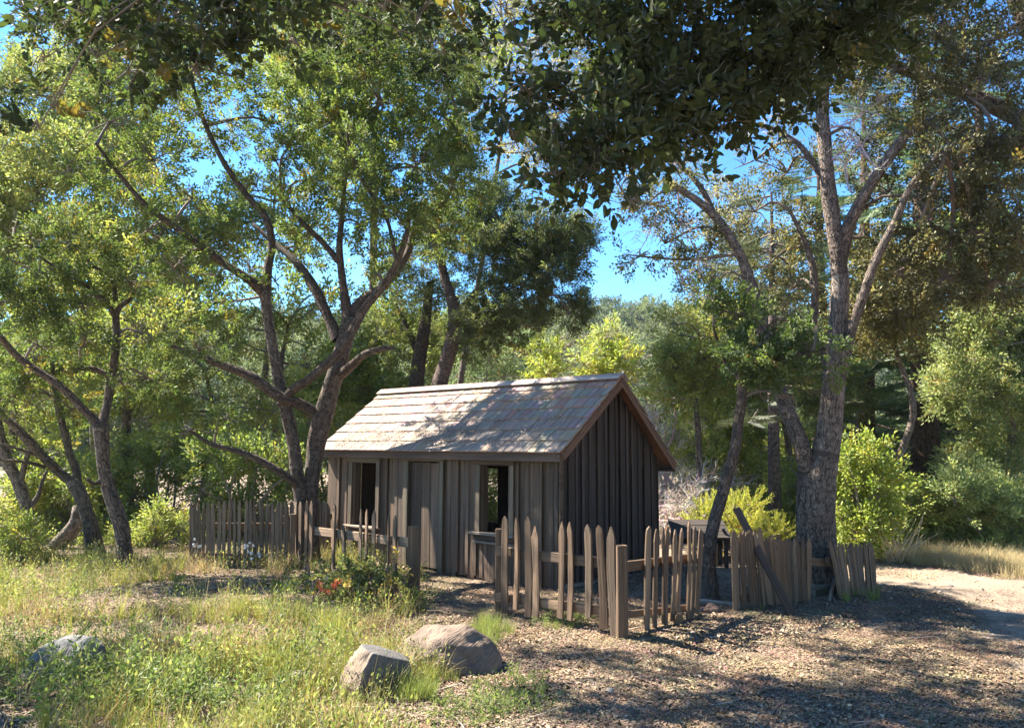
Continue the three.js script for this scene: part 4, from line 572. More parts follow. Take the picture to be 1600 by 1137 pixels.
bgTree({ seed: 327, label: 'brownish dull tree behind the right fork of the big oak', x: 1400, d: 16, cx: 1410, cy: 460, rx: 95, ry: 75, n: 24, A: [0.07, 0.075, 0.025], B: [0.17, 0.17, 0.05], ...S2, trunk: 14 });
bgTree({ seed: 328, label: 'sparse tree against the sky between the two right hand trunks', x: 1180, d: 22, cx: 1170, cy: 400, rx: 100, ry: 90, n: 18, A: [0.09, 0.1, 0.05], B: [0.2, 0.2, 0.09], ...S2, trunk: 12, gap: 0.49, dens: 0.7 });
bgTree({ seed: 329, label: 'low dark bush in the shade behind the big right oak', name: 'bush', cat: 'bush', x: 1270, d: 17, cx: 1270, cy: 790, rx: 90, ry: 60, n: 14, ...GREEN, ...S2 });
bgTree({ seed: 332, label: 'dark green tree mass behind the slim conifer trunk', x: 1190, d: 24, cx: 1180, cy: 720, rx: 120, ry: 90, n: 20, ...GREEN, ...S3, trunk: 12 });
bgTree({ seed: 333, name: 'bush', cat: 'bush', label: 'sunlit green bush behind the cabin, seen through its window', x: 700, d: 21, cx: 740, cy: 770, rx: 90, ry: 55, n: 18, ...GREEN, ...S2 });
bgTree({ seed: 334, label: 'tall dark tree behind the pale tree at the right edge', x: 1640, d: 23, cx: 1600, cy: 480, rx: 140, ry: 160, n: 30, ...GREEN, ...S3, trunk: 16 });

function conifer(o) {
  const r = rng(o.seed), base = at(o.x, 700, o.d); base.y = 0; const top = at(o.x + (o.lean ?? 0), o.top, o.d), t = thing(o.name ?? 'conifer_tree', o.label, 'tree', [base.x, 0, base.z]), off = V(-base.x, 0, -base.z), H = top.y, w = o.w * o.d / F / 2;
  part('trunk', limb([base.clone().setY(-0.3), base.clone().lerp(top, 0.5), top], [w, w * 0.75, w * 0.15], { sides: 12, step: 0.35, color: o.bark ?? [0.17, 0.11, 0.085], flare: 0.3, seed: o.seed }).translate(off.x, 0, off.z), M.bark, t);
  const br = [], spots = [];
  for (let y = o.from ?? 1; y < H; y += rr(r, 0.16, 0.32)) {
    const a = r() * 6.28, len = (o.reach ?? 2.6) * (1 - 0.65 * y / H) * rr(r, 0.55, 1.1), b0 = base.clone().lerp(top, y / H), dir = V(Math.cos(a), rr(r, -0.25, 0.15), Math.sin(a)), end = b0.clone().addScaledVector(dir, len); end.y -= 0.12 * len * len;
    const m = b0.clone().lerp(end, 0.5); m.y += 0.08 * len; br.push(limb([b0, m, end], [0.03, 0.018, 0.005], { sides: 4, n: 5, color: [0.16, 0.12, 0.1], rough: 0 }));
    if (o.bare && y < o.bare) continue;
    for (let k = 0; k < len * 9; k++) { const f = rr(r, 0.2, 1.02), p = f < 0.5 ? b0.clone().lerp(m, f * 2) : m.clone().lerp(end, f * 2 - 1), s = r() < 0.5 ? -1 : 1, sd = V(-dir.z * s, rr(r, -0.25, 0.1), dir.x * s).add(dir.clone().multiplyScalar(rr(r, 0.4, 1.2))); spots.push([p.add(off), sd, rr(r, 0.8, 1.4) * (o.scale ?? 1), leafCol(r, o.A, o.B, 0), rr(r, -0.6, 0.6)]); }
  }
  part('branches', mergeGeometries(br).translate(off.x, 0, off.z), M.twig, t).userData.kind = 'stuff';
  scatter('crown', L.spray, M.leaf, t, spots); return t;
}
const CON = { A: [0.04, 0.075, 0.03], B: [0.1, 0.15, 0.05] };
conifer({ seed: 401, x: 1440, d: 20, top: 60, w: 46, reach: 3.6, from: 0.8, label: 'big dark redwood with layered drooping sprays behind the right bushes', ...CON, scale: 1.3 });
conifer({ seed: 402, x: 1350, d: 22, top: 150, w: 30, reach: 3.2, from: 0.6, label: 'dark conifer directly right of the big oak trunk', ...CON, scale: 1.3 });
conifer({ seed: 403, x: 1530, d: 23, top: 40, w: 34, reach: 3.6, from: 0.6, label: 'shaded conifer behind the pale green tree at the right', ...CON, scale: 1.3 });
conifer({ seed: 404, x: 1206, d: 16, top: 300, w: 21, reach: 1.9, from: 3, label: 'straight slim conifer trunk between the slim tree and the big oak', A: [0.045, 0.06, 0.03], B: [0.1, 0.11, 0.05], bark: [0.2, 0.16, 0.15], scale: 1.1 });
conifer({ seed: 405, x: 1280, d: 25, top: 250, w: 30, reach: 3.4, from: 0.5, label: 'dark conifer in the shade behind the big oak trunk', ...CON, scale: 1.4 });

// leafless trees
function bare(o) {
  const r = rng(o.seed), base = at(o.x, 700, o.d); base.y = o.y0 ?? 0; const t = thing(o.name, o.label, o.cat, [base.x, base.y, base.z]), list = [];
  for (let k = 0; k < (o.stems ?? 1); k++) branching(list, r, o, V(rr(r, -0.2, 0.2) * (o.stems > 1 ? 1 : 0), -0.1, 0), V(rr(r, -1, 1) * (o.sp ?? 0.1), 1, rr(r, -1, 1) * (o.sp ?? 0.1)).normalize(), o.h, o.rad, o.lev);
  part('branches', mergeGeometries(list), M.twig, t); return t;
}
bare({ seed: 501, name: 'bare_shrub', cat: 'shrub', label: 'pale grey leafless shrub just right of the cabin gable', x: 1050, d: 15.5, h: 1.0, rad: 0.035, lev: 4, stems: 5, sp: 0.5, color: [0.46, 0.4, 0.36], spread: 1.0 });
bare({ seed: 502, name: 'bare_shrub', cat: 'shrub', label: 'tall grey leafless tree behind the right slope of the cabin roof', x: 1025, d: 20, h: 2.0, rad: 0.06, lev: 4, stems: 4, sp: 0.3, color: [0.5, 0.46, 0.42], spread: 0.85 });
bare({ seed: 503, name: 'bare_shrub', cat: 'tree', label: 'small leafless tree against the sky on the far slope above the roof', x: 952, d: 60, y0: 4, h: 3.6, rad: 0.14, lev: 3, color: [0.3, 0.24, 0.22], spread: 0.7 });
bare({ seed: 504, name: 'bare_shrub', cat: 'shrub', label: 'grey leafless thicket between the cabin and the lime yellow bush', x: 1075, d: 17, h: 1.1, rad: 0.03, lev: 4, stems: 4, sp: 0.6, color: [0.4, 0.35, 0.32], spread: 1.1 });

// ------------------------------------------------------------ boughs hanging over the camera, trees standing outside the picture
function overTree(name, label, base, limbs, clumps, o) {
  const r = rng(o.seed), t = thing(name, label, 'tree', [base[0], 0, base[1]]), off = [-base[0], 0, -base[1]], nodes = [];
  limbs.forEach((l, i) => { const g = limb(l.map((p) => V(p[0], p[1], p[2])), l.map((p) => p[3]), { color: DARKB, color2: DARKB, sides: i ? 8 : 16, step: 0.2, flare: i ? 0 : 0.3, seed: r() * 30 }); nodes.push(...g.userData.frames); part(i ? 'limb' : 'trunk', g.translate(...off), M.bark, t); });
  crownFor(t, r, nodes, clumps, o, off); return t;
}
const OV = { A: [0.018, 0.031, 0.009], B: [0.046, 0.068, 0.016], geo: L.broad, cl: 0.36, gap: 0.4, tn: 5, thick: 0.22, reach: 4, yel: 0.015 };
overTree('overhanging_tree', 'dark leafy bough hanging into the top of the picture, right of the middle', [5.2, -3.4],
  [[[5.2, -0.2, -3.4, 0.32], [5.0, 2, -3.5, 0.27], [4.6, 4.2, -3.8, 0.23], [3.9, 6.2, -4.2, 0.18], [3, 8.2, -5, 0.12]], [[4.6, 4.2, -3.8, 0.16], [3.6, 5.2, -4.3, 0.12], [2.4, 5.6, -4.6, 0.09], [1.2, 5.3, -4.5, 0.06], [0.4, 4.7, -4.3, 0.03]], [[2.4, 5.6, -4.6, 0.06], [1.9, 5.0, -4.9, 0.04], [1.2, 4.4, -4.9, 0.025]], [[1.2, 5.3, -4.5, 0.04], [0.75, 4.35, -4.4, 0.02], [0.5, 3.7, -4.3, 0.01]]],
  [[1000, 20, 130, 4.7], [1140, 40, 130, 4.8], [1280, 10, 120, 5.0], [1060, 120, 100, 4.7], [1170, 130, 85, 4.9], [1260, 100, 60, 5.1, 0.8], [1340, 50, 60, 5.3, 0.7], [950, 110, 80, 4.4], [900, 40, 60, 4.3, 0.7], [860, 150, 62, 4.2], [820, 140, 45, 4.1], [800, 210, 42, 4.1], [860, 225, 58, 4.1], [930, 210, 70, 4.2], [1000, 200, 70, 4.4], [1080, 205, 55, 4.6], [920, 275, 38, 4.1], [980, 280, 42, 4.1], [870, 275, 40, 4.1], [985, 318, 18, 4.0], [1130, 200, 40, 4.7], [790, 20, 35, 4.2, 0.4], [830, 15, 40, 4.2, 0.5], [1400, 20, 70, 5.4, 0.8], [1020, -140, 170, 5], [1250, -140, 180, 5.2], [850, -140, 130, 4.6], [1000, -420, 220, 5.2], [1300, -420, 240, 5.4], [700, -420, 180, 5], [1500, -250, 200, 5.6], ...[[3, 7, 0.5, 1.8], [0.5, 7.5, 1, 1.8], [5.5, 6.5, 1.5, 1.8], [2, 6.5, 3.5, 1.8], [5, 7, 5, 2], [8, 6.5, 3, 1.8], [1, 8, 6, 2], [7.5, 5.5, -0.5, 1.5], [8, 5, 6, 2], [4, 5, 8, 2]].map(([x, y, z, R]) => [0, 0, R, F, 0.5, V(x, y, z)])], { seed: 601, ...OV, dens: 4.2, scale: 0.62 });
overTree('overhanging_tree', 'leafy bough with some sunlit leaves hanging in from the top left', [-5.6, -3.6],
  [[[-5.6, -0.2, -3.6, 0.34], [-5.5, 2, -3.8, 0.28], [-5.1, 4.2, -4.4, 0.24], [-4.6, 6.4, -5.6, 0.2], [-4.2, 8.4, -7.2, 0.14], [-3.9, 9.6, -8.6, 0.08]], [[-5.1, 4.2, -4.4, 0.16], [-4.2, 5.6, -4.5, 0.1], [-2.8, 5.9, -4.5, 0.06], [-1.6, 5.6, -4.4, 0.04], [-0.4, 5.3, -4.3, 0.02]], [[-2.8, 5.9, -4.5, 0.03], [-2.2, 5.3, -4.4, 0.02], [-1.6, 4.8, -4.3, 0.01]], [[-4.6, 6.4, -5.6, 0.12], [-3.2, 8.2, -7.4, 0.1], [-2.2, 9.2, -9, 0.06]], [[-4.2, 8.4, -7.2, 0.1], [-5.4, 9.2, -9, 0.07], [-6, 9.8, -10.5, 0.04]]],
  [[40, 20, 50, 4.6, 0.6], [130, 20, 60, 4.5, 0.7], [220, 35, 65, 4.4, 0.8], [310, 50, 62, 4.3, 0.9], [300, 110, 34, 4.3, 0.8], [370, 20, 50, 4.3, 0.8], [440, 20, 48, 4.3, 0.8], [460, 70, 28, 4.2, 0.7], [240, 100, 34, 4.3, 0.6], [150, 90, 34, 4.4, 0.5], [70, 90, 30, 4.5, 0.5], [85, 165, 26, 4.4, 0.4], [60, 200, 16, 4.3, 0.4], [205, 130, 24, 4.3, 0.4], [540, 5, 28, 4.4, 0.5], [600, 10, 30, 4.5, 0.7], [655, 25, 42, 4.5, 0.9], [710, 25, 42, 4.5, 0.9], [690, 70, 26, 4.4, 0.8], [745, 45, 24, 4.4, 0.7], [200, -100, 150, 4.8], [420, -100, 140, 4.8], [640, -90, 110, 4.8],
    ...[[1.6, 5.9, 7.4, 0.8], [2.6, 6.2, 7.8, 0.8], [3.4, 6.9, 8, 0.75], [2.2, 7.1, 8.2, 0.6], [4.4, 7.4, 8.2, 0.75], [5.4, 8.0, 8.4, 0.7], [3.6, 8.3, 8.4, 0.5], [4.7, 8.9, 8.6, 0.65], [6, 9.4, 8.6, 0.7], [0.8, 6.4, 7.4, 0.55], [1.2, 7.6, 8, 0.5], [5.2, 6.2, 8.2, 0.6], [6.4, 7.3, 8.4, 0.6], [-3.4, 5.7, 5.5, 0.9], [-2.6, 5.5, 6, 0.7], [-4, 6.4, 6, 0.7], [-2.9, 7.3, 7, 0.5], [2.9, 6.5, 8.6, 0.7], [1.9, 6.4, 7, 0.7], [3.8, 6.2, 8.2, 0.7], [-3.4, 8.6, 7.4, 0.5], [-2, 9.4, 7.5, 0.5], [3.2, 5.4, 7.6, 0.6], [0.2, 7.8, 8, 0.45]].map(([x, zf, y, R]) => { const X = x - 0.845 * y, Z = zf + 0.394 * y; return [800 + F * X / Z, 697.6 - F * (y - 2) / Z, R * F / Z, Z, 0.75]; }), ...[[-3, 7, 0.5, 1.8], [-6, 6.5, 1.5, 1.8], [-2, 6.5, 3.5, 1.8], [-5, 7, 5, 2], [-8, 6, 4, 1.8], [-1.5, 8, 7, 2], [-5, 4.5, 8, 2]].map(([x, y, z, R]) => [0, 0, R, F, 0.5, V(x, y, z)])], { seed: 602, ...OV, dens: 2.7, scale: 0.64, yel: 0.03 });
// shady oak at the right edge, its trunk outside the picture
overTree('oak_tree', 'brownish shady oak crown filling the upper right corner', [9.6, -10.5],
  [[[9.6, -0.2, -10.5, 0.4], [9.4, 3, -10.6, 0.33], [8.8, 6, -10.8, 0.26], [7.8, 8.5, -11, 0.18], [7, 11, -11, 0.1]], [[9.2, 4.2, -10.7, 0.2], [8.2, 5.6, -10.4, 0.15], [7, 6.2, -10.2, 0.1], [5.9, 6, -10.1, 0.05]], [[8.8, 6, -10.8, 0.16], [7.2, 7.4, -11.4, 0.12], [5.4, 8.4, -11.8, 0.07]]],
  [[1560, 60, 80, 10.4], [1470, 60, 70, 10.6, 0.9], [1400, 110, 55, 10.8, 0.7], [1510, 150, 75, 10.4], [1590, 180, 70, 10.2], [1440, 190, 50, 10.6, 0.8], [1480, 260, 65, 10.3], [1560, 280, 75, 10.3], [1520, 360, 65, 10.4], [1590, 380, 60, 10.2], [1450, 350, 45, 10.6, 0.9], [1480, 430, 48, 10.6], [1550, 440, 50, 10.5, 0.9], [1410, 420, 36, 10.8, 0.8], [1360, 60, 60, 10.8, 0.6], [1440, -60, 110, 10.6], [1580, -60, 110, 10.4], [1300, -50, 90, 10.8, 0.6]],
  { seed: 603, A: [0.052, 0.056, 0.02], B: [0.11, 0.112, 0.038], dens: 1.05, gap: 0.43, geo: L.oakB, twig: [0.22, 0.17, 0.14], tn: 8, c1: OAKC });

// ------------------------------------------------------------ boulders
function boulder(name, label, pos, sz, o) {
  const g0 = new THREE.IcosahedronGeometry(1, 24), p = g0.attributes.position, cols = new Float32Array(p.count * 3), v = V(0, 0, 0), uv = g0.attributes.uv;
  for (let i = 0; i < p.count; i++) {
    v.fromBufferAttribute(p, i).normalize(); const n = v.clone();
    let d = 1 + (o.lump ?? 0.3) * (fbm(n.x * 1.4 + o.s, n.y * 1.4, n.z * 1.4, 3) - 0.5) + 0.08 * (fbm(n.x * 5 + o.s, n.y * 5, n.z * 5, 3) - 0.5); d += 0.03 * (fbm(n.x * 16 + o.s, n.y * 16, n.z * 16, 2) - 0.5);
    v.multiplyScalar(d); let cut = 0;
    for (const [a, b, c, h] of o.cuts ?? []) { const m = V(a, b, c).normalize(), q = v.dot(m) - h; if (q > 0) { v.addScaledVector(m, -q * 0.94); cut = 1; } }
    p.setXYZ(i, v.x * sz[0], v.y * sz[1], v.z * sz[2]); uv.setXY(i, (v.x + v.z * 0.6) * sz[0] * 1.6, (v.y + v.z * 0.7) * sz[0] * 1.6);
    const c = mixc(cut && o.cutColor ? o.cutColor : o.color, o.color2 ?? o.color, sstep(0.45, 0.6, fbm(n.x * 3, n.y * 3 + o.s, n.z * 3, 4)) * (cut && o.cutColor ? 0.2 : 1)); cols.set(c, i * 3);
  }
  g0.setAttribute('color', new THREE.BufferAttribute(cols, 3)); const w = g0; // welded normals
  { const key = new Map(), nrm = new Float32Array(p.count * 3); w.computeVertexNormals(); const N = w.attributes.normal; for (let i = 0; i < p.count; i++) { const k = `${p.getX(i).toFixed(4)},${p.getY(i).toFixed(4)},${p.getZ(i).toFixed(4)}`; const a = key.get(k) ?? [0, 0, 0]; a[0] += N.getX(i); a[1] += N.getY(i); a[2] += N.getZ(i); key.set(k, a); } for (let i = 0; i < p.count; i++) { const a = key.get(`${p.getX(i).toFixed(4)},${p.getY(i).toFixed(4)},${p.getZ(i).toFixed(4)}`), l = Math.hypot(...a) || 1; N.setXYZ(i, a[0] / l, a[1] / l, a[2] / l); } }
  if (o.rot) w.rotateY(o.rot); if (o.tilt) w.rotateZ(o.tilt);
  return tag(add(name, w, M.rock, scene, V(...pos)), label, 'boulder');
}
boulder('boulder', 'smooth pale grey boulder in the grass at the lower left', [-3.66, 0.03, -6.65], [0.36, 0.36, 0.32], { s: 3, color: [0.2, 0.195, 0.18], color2: [0.27, 0.26, 0.24], lump: 0.35, tilt: 0.25 });
boulder('boulder', 'broken boulder with a tan round left side and dark split faces', [-1.04, 0.1, -6.5], [0.34, 0.33, 0.3], { s: 8, color: [0.29, 0.22, 0.155], color2: [0.24, 0.18, 0.135], cutColor: [0.16, 0.155, 0.155], lump: 0.25, cuts: [[0.75, 0.1, 0.65, 0.35], [0.35, 0.94, -0.1, 0.62], [0.98, 0.2, -0.2, 0.7]] });
boulder('boulder', 'large brown boulder sloping down to the right beside the entrance', [-0.5, 0.02, -7.25], [0.46, 0.36, 0.4], { s: 14, color: [0.27, 0.195, 0.145], color2: [0.22, 0.16, 0.12], lump: 0.4, tilt: -0.45, rot: 0.2 });
boulder('stone', 'small reddish brown stone at the foot of the slim crooked tree', [onGround(1113, 957).x, 0.03, onGround(1113, 957).z], [0.11, 0.08, 0.09], { s: 21, color: [0.33, 0.2, 0.14], lump: 0.5 });
boulder('stone', 'small tan stone in the dry leaves below the broken boulder', [onGround(580, 1092).x, 0.03, onGround(580, 1092).z], [0.06, 0.04, 0.05], { s: 23, color: [0.45, 0.36, 0.27], lump: 0.5 });
boulder('stone', 'flat pale stone half sunk in the grass at the bottom, left of the broken boulder', [onGround(470, 1080).x, 0.12, onGround(470, 1080).z], [0.12, 0.05, 0.09], { s: 25, color: [0.42, 0.38, 0.32], lump: 0.4 });

// ------------------------------------------------------------ ground cover
function tuft(seed, n, h, spread, w, bend) {
  const r = rng(seed), g = new Geo();
  for (let k = 0; k < n; k++) { const a = r() * 6.28, d = r() * spread * 0.4, H = h * rr(r, 0.45, 1.15), b = rr(r, 0.1, 1) * bend, a2 = a + rr(r, -0.8, 0.8), ww = w * rr(r, 0.6, 1.2), c = rr(r, 0.7, 1.25), cc = [c * rr(r, 0.9, 1.15), c, c * rr(r, 0.75, 1.1)]; const px = -Math.sin(a2) * ww, pz = Math.cos(a2) * ww; let q = null; for (let s = 0; s <= 4; s++) { const t = s / 4, x = Math.cos(a) * d + Math.cos(a2) * b * H * t * t, z = Math.sin(a) * d + Math.sin(a2) * b * H * t * t, y = H * (t - 0.35 * b * t * t) - 0.02, f = 1 - t * 0.9, l = g.v(x - px * f, y, z - pz * f, 0, 0, cc), e = g.v(x + px * f, y, z + pz * f, 0, 0, cc); if (q) g.q(q[0], q[1], e, l); q = [l, e]; } }
  return g.done();
}
const G1 = tuft(701, 26, 0.3, 0.16, 0.0035, 0.7), G2 = tuft(702, 18, 0.42, 0.14, 0.003, 0.5), G3 = tuft(703, 30, 0.16, 0.22, 0.004, 1.1), G4 = tuft(704, 9, 0.4, 0.3, 0.0035, 0.9);
const up = V(0, 1, 0);
const WEED = cluster(20, { n: 18, len: 0.34, L: 0.032, W: 0.016, stem: 0.002, wide: 0.07, out: [0.5, 1.4], fold: 0.15, stemColor: [1.4, 0.9, 0.9] });
const HERB = cluster(19, { n: 16, len: 0.24, L: 0.05, W: 0.018, stem: 0.0025, wide: 0.01, out: [0.8, 1.3], fold: 0.1, stemColor: [0.9, 0.8, 0.8] });
{
  const r = rng(710), lit = [], litR = [], g1 = [], g2 = [], g3 = [], dry = [], herb = [], herb2 = [], stones = [];
  const mask = (x, z, f, s) => fbm(x * f + s, 3, z * f, 3);
  for (let k = 0; k < 16000; k++) { // dead leaves
    const zf = 5 + 11 * Math.pow(r(), 1.3), x = rr(r, -0.85, 0.8) * zf, z = -zf; if (inCabin(x, z)) continue; const road = onRoad(x, z), left = sstep(-0.5, -2.2, x) * sstep(14, 12, zf);
    const dens = (road ? 0.1 : 0.95) * (1 - 0.15 * left) * (0.25 + 1.1 * sstep(0.36, 0.6, mask(x, z, 1.1, 4))) * (x > 6 && zf < 12 ? 0.25 : 1); if (r() > dens) continue;
    if (r() < 0.22) litR.push([V(x, near(x, z) + 0.008, z), up, rr(r, 0.8, 1.2), mixc([0.26, 0.18, 0.11], [0.5, 0.38, 0.25], r()), r() * 6.28]);
    lit.push([V(x, near(x, z) + 0.002, z), up, rr(r, 0.75, 1.2), mixc([0.25, 0.175, 0.11], [0.48, 0.37, 0.25], r() * r()).map((v) => v * rr(r, 0.75, 1.1)), r() * 6.28]);
  }
  for (let k = 0; k < 34000; k++) { // the meadow on the left
    const zf = 4.6 + 9.4 * Math.pow(r(), 1.25), x = rr(r, -1.0, 0.05) * zf * 0.78, z = -zf; if (inCabin(x, z)) continue;
    const edge = -0.55 - 0.12 * (zf - 6) + (mask(x, z, 0.8, 8) - 0.5) * 1.4; if (x > edge) continue; if (Math.hypot(x + 0.62, zf - 7.35) < 0.5) continue;
    if (r() > 0.06 + 0.9 * sstep(0.44, 0.6, mask(x, z, 1.7, 21))) continue; if (x < -1.9 && zf < 6.5 && r() < 0.75) continue; const m = mask(x, z, 0.8, 1), m2 = mask(x, z, 1.3, 12), p = V(x, near(x, z), z), q = r();
    if (Math.pow((x + 3.7) / 1.9, 2) + Math.pow((zf - 10.2) / 1.5, 2) + (m - 0.5) * 2 < 1 && r() < 0.85) continue; const bare = sstep(0.6, 0.47, m2) * sstep(-6, -4.6, x) * sstep(7.4, 8.4, zf) * sstep(12.3, 11.6, zf); if (r() < bare * 0.95 || r() < 0.28) continue;
    if (q < 0.14 && m > 0.46) g1.push([p, up.clone().add(randDir(r).multiplyScalar(0.15)), rr(r, 0.4, 1.05), mixc([0.16, 0.23, 0.03], [0.44, 0.44, 0.08], r()), r() * 6.28]);
    else if (q < 0.27 && m > 0.42) g2.push([p, up.clone().add(randDir(r).multiplyScalar(0.2)), rr(r, 0.6, 1.1), mixc([0.24, 0.3, 0.04], [0.5, 0.46, 0.13], r()), r() * 6.28]);
    else if (q < 0.31 && m > 0.46) g3.push([p, up, rr(r, 0.7, 1.3), mixc([0.14, 0.2, 0.03], [0.38, 0.38, 0.09], r()), r() * 6.28]);
    else if (q < 0.52 && mask(x, z, 1.1, 41) > 0.42) dry.push([p, up.clone().add(randDir(r).multiplyScalar(0.7)), rr(r, 0.4, 1.15), r() < 0.15 ? [0.3, 0.15, 0.07] : mixc([0.34, 0.25, 0.12], [0.56, 0.45, 0.25], r()), r() * 6.28]);
    else if (q < 0.97 && mask(x, z, 2, 33) > 0.42) herb.push([p, up.clone().add(randDir(r).multiplyScalar(0.7)), rr(r, 0.4, 1.25), mixc([0.1, 0.155, 0.03], [0.34, 0.36, 0.1], r()), r() * 6.28]);
  }
  for (let k = 0; k < 1200; k++) { // ferny weeds in the lower left corner and by the boulders
    const [px, py, sx, sy] = [[120, 1090, 190, 60], [330, 1110, 120, 40], [800, 1090, 60, 34], [200, 1080, 160, 50], [500, 1000, 80, 60], [60, 900, 80, 60], [880, 970, 50, 10], [730, 1120, 60, 20]][Math.floor(Math.pow(r(), 1.4) * 8)];
    const p = onGround(px + sx * rr(r, -1, 1), py + sy * rr(r, -1, 1)); p.y = near(p.x, p.z); herb2.push([p.add(V(0, px > 600 ? 0 : rr(r, 0, 0.1), 0)), up.clone().multiplyScalar(0.7).add(randDir(r)), rr(r, 0.7, 1.25) * (px > 600 ? 0.62 : 1), mixc([0.1, 0.17, 0.035], [0.26, 0.33, 0.07], r()), r() * 6.28]);
  }
  for (let k = 0; k < 4600; k++) { // straw along the far edge of the road
    const t = r(), zf = 14.6 - 4.4 * t + rr(r, -0.2, 2.4), x = 5.9 + 4.2 * t + rr(r, -0.2, 0.8), z = -zf; if (onRoad(x, z)) continue; dry.push([V(x, near(x, z), z), up.clone().add(randDir(r).multiplyScalar(0.5)), rr(r, 0.5, 0.95), mixc([0.48, 0.38, 0.2], [0.62, 0.52, 0.32], r()), r() * 6.28]);
  }
  for (const [px, py, n, s] of [[770, 985, 40, 0.9], [750, 1010, 30, 0.9], [690, 1060, 26, 0.8], [1345, 932, 26, 0.7], [650, 1090, 50, 0.8], [560, 1080, 60, 1], [880, 975, 20, 0.5], [1185, 958, 3, 0.5]]) for (let k = 0; k < n; k++) { const p = onGround(px + rr(r, -28, 28), py + rr(r, -10, 14)); p.y = near(p.x, p.z); g1.push([p, up.clone().add(randDir(r).multiplyScalar(0.2)), rr(r, 0.5, 1) * s, mixc([0.16, 0.22, 0.04], [0.34, 0.38, 0.09], r()), r() * 6.28]); }
  tag(scatter('fallen_leaves', litterPatch(32, 110, 0.22, 0.64), M.litter, scene, lit), 'dry brown leaves carpeting the ground before the fence and round the cabin', 'dead leaves');
  tag(scatter('curled_leaves', litterPatch(33, 9, 0.22, 1.35), M.litter, scene, litR), 'larger curled dead leaves lying on the leaf carpet', 'dead leaves');
  tag(scatter('grass', G1, M.grass, scene, g1), 'sunlit green grass tufts on the rise at the left', 'grass');
  tag(scatter('tall_grass', G2, M.grass, scene, g2), 'thin taller grass standing among the tufts at the left', 'grass');
  tag(scatter('low_grass', G3, M.grass, scene, g3), 'low matted grass covering the left foreground', 'grass');
  tag(scatter('dry_grass', G4, M.grass, scene, dry), 'straw coloured dry grass in the meadow and along the road edge', 'dry grass');
  tag(scatter('weeds', WEED, M.thinLeaf, scene, herb), 'small green weeds growing through the grass at the left', 'weeds');
  tag(scatter('leafy_weeds', HERB, M.thinLeaf, scene, herb2), 'bright ferny weeds in the bottom left corner and by the boulders', 'weeds');
  const stick = limb([V(0, 0, 0), V(0.03, 0.5, 0.02), V(-0.02, 1, 0)], [0.02, 0.016, 0.008], { sides: 5, n: 5, color: [1, 1, 1] }), sticks = [];
  for (let k = 0; k < 900; k++) { const zf = 5 + 9.5 * Math.pow(r(), 1.2), x = rr(r, -0.8, 0.5) * zf, z = -zf; if (inCabin(x, z) || onRoad(x, z)) continue; const l = rr(r, 0.08, 0.35) * (r() < 0.08 ? 2.2 : 1); sticks.push([V(x, near(x, z) + 0.012, z), V(rr(r, -1, 1), rr(r, -0.02, 0.12), rr(r, -1, 1)), V(0.28 * l + 0.12, l, 0.28 * l + 0.12), mixc([0.2, 0.15, 0.11], [0.5, 0.42, 0.34], r()), 0]); }
  tag(scatter('fallen_twigs', stick, M.twig, scene, sticks), 'thin fallen twigs scattered over the leaves and grass', 'twigs');
  const sg = new THREE.IcosahedronGeometry(1, 1); tint(sg, [1, 1, 1]); for (let k = 0; k < 900; k++) { const zf = 5 + 9 * r(), x = rr(r, -0.05, 0.8) * zf, z = -zf, s = rr(r, 0.006, 0.02) * (r() < 0.03 ? 2.2 : 1); stones.push([V(x, near(x, z) + 0.006, z), randDir(r), V(s, s * 0.7, s * 1.2), mixc([0.3, 0.26, 0.22], [0.5, 0.46, 0.42], r()), 0]); }
  tag(scatter('pebbles', sg, M.rock, scene, stones), 'small pebbles and crumbs of earth on the path and the road', 'pebbles');
}
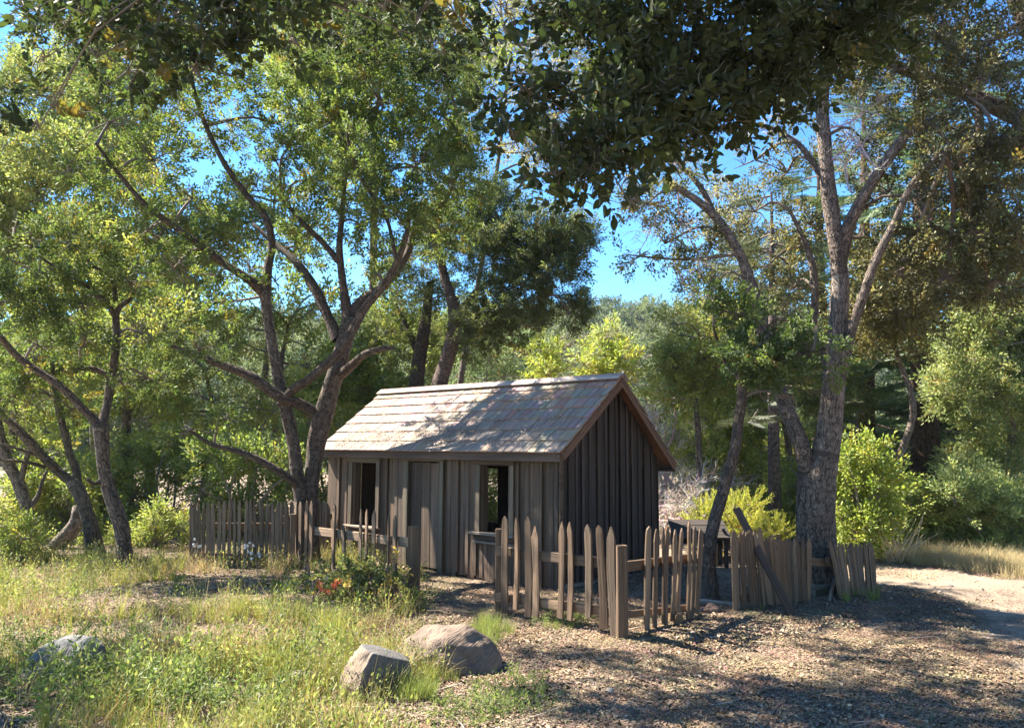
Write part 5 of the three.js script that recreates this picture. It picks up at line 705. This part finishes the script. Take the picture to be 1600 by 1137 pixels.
// shrub before the entrance, its leaves yellowing
{
  const r = rng(720), clumps = [[440, 905, 28, 10.8, 0.8], [470, 890, 30, 10.6, 0.8], [510, 880, 28, 10.4, 0.9], [550, 895, 32, 10], [595, 880, 26, 9.9, 0.9], [615, 905, 28, 9.8], [570, 930, 34, 9.7], [480, 930, 34, 10.2, 0.9], [630, 930, 20, 9.6, 0.8], [520, 925, 34, 10], [450, 945, 26, 10, 0.7], [545, 965, 24, 9.3, 0.7], [600, 960, 22, 9.3, 0.8], [500, 960, 24, 9.5, 0.7], [580, 865, 14, 9.9, 0.9], [605, 868, 12, 9.8, 0.9], [530, 862, 12, 10.2, 0.8], [480, 868, 12, 10.4, 0.8]].map(([x, y, q, ...w]) => [x, y + 24, q, ...w]), b = onGround(560, 960), off = [-b.x, 0, -b.z], t = thing('shrub', 'yellowing leafy shrub in front of the sagging fence, left of the gatepost', 'shrub', [b.x, 0, b.z]);
  part('stems', twigs(r, [[b, 0.03], [onGround(490, 945), 0.03], [onGround(610, 950), 0.03]], clumps, { n: 7, thick: 0.45, color: [0.24, 0.17, 0.12] }).translate(...off), M.twig, t).userData.kind = 'stuff';
  const spots = [...clumpSpots(r, clumps, { A: [0.05, 0.075, 0.02], B: [0.14, 0.165, 0.04], dens: 1.35, gap: 0.48, scale: 0.85 }), ...clumpSpots(r, clumps.map(([x, y, q, d]) => [x + 8, y - 12, q, d]), { A: [0.3, 0.22, 0.06], B: [0.4, 0.33, 0.09], dens: 0.5, gap: 0.5, scale: 0.8 })]; for (const s of spots) s[0].add(V(...off));
  scatter('crown', L.shrub, M.thinLeaf, t, spots);
  const red = thing('seedling', 'small plant with orange red leaves in the grass below the yellowing shrub', 'plant', [onGround(515, 950).x, 0, onGround(515, 950).z]), q = rng(5), rs = []; for (let k = 0; k < 7; k++) rs.push([V(rr(q, -0.12, 0.12), rr(q, 0.14, 0.24), rr(q, -0.1, 0.1)), V(rr(q, -1, 1), 0.6, rr(q, -1, 1)), rr(q, 0.5, 0.8), [0.5, 0.13, 0.06], q() * 6]);
  scatter('foliage', L.shrub, M.thinLeaf, red, rs); part('stem', limb([V(0, -0.05, 0), V(0.02, 0.1, 0), V(0, 0.22, 0)], [0.005, 0.004, 0.002], { sides: 5, n: 4, color: [0.3, 0.2, 0.12] }), M.twig, red);
}
// dry reeds beside the road and dried flower stalks by the fence
{
  const r = rng(730), b = onGround(1400, 878), t = thing('dry_reeds', 'fan of dry straw coloured reeds at the road edge before the dark bush', 'reeds', [b.x, 0, b.z]); const list = [];
  for (let k = 0; k < 26; k++) { const a = rr(r, -1.1, 1.1), l = rr(r, 0.5, 0.95), e = V(Math.sin(a) * l * 0.8 + 0.1, Math.cos(a) * l, rr(r, -0.25, 0.25)), s = V(rr(r, -0.2, 0.25), 0, rr(r, -0.15, 0.15)); list.push(limb([s, s.clone().lerp(e.clone().add(s), 0.5).add(V(0, 0.04, 0)), e.add(s)], [0.007, 0.006, 0.003], { sides: 4, n: 4, color: [0.62, 0.5, 0.32], rough: 0 })); }
  part('stalks', mergeGeometries(list), M.twig, t).userData.kind = 'stuff';
  const labels = ['dried flower stalk with white seed heads leaning before the left fence', 'thin dried stalk with a few pale seed heads, left of the leaning dried stalk', 'short dried stalk with pale heads at the left end of the picket fence'];
  [[402, 922, 398, 868], [372, 905, 388, 855], [300, 900, 308, 848]].forEach(([x0, y0, x1, y1], i) => { const p = onGround(x0, y0), q = at(x1, y1, -p.z), s = thing('dried_flower', labels[i], 'dried flower', [p.x, 0, p.z]), e = q.clone().sub(p.clone().setY(0)); part('stem', limb([V(0, -0.03, 0), e.clone().multiplyScalar(0.5).add(V(0.02, 0, 0)), e], [0.006, 0.005, 0.003], { sides: 5, n: 6, color: [0.4, 0.27, 0.17] }), M.twig, s); for (let k = 0; k < 6; k++) { const d = randDir(r).multiplyScalar(0.07), h = e.clone().add(d); const sp = new THREE.IcosahedronGeometry(0.02, 1); tint(sp, [0.72, 0.66, 0.6]); part('seed_head', sp.translate(h.x, h.y, h.z), M.twig, s); part('stem', limb([e.clone(), h], [0.0025, 0.002], { sides: 3, n: 1, color: [0.4, 0.3, 0.2] }), M.twig, s); } });
}
renderer.render(scene, camera);
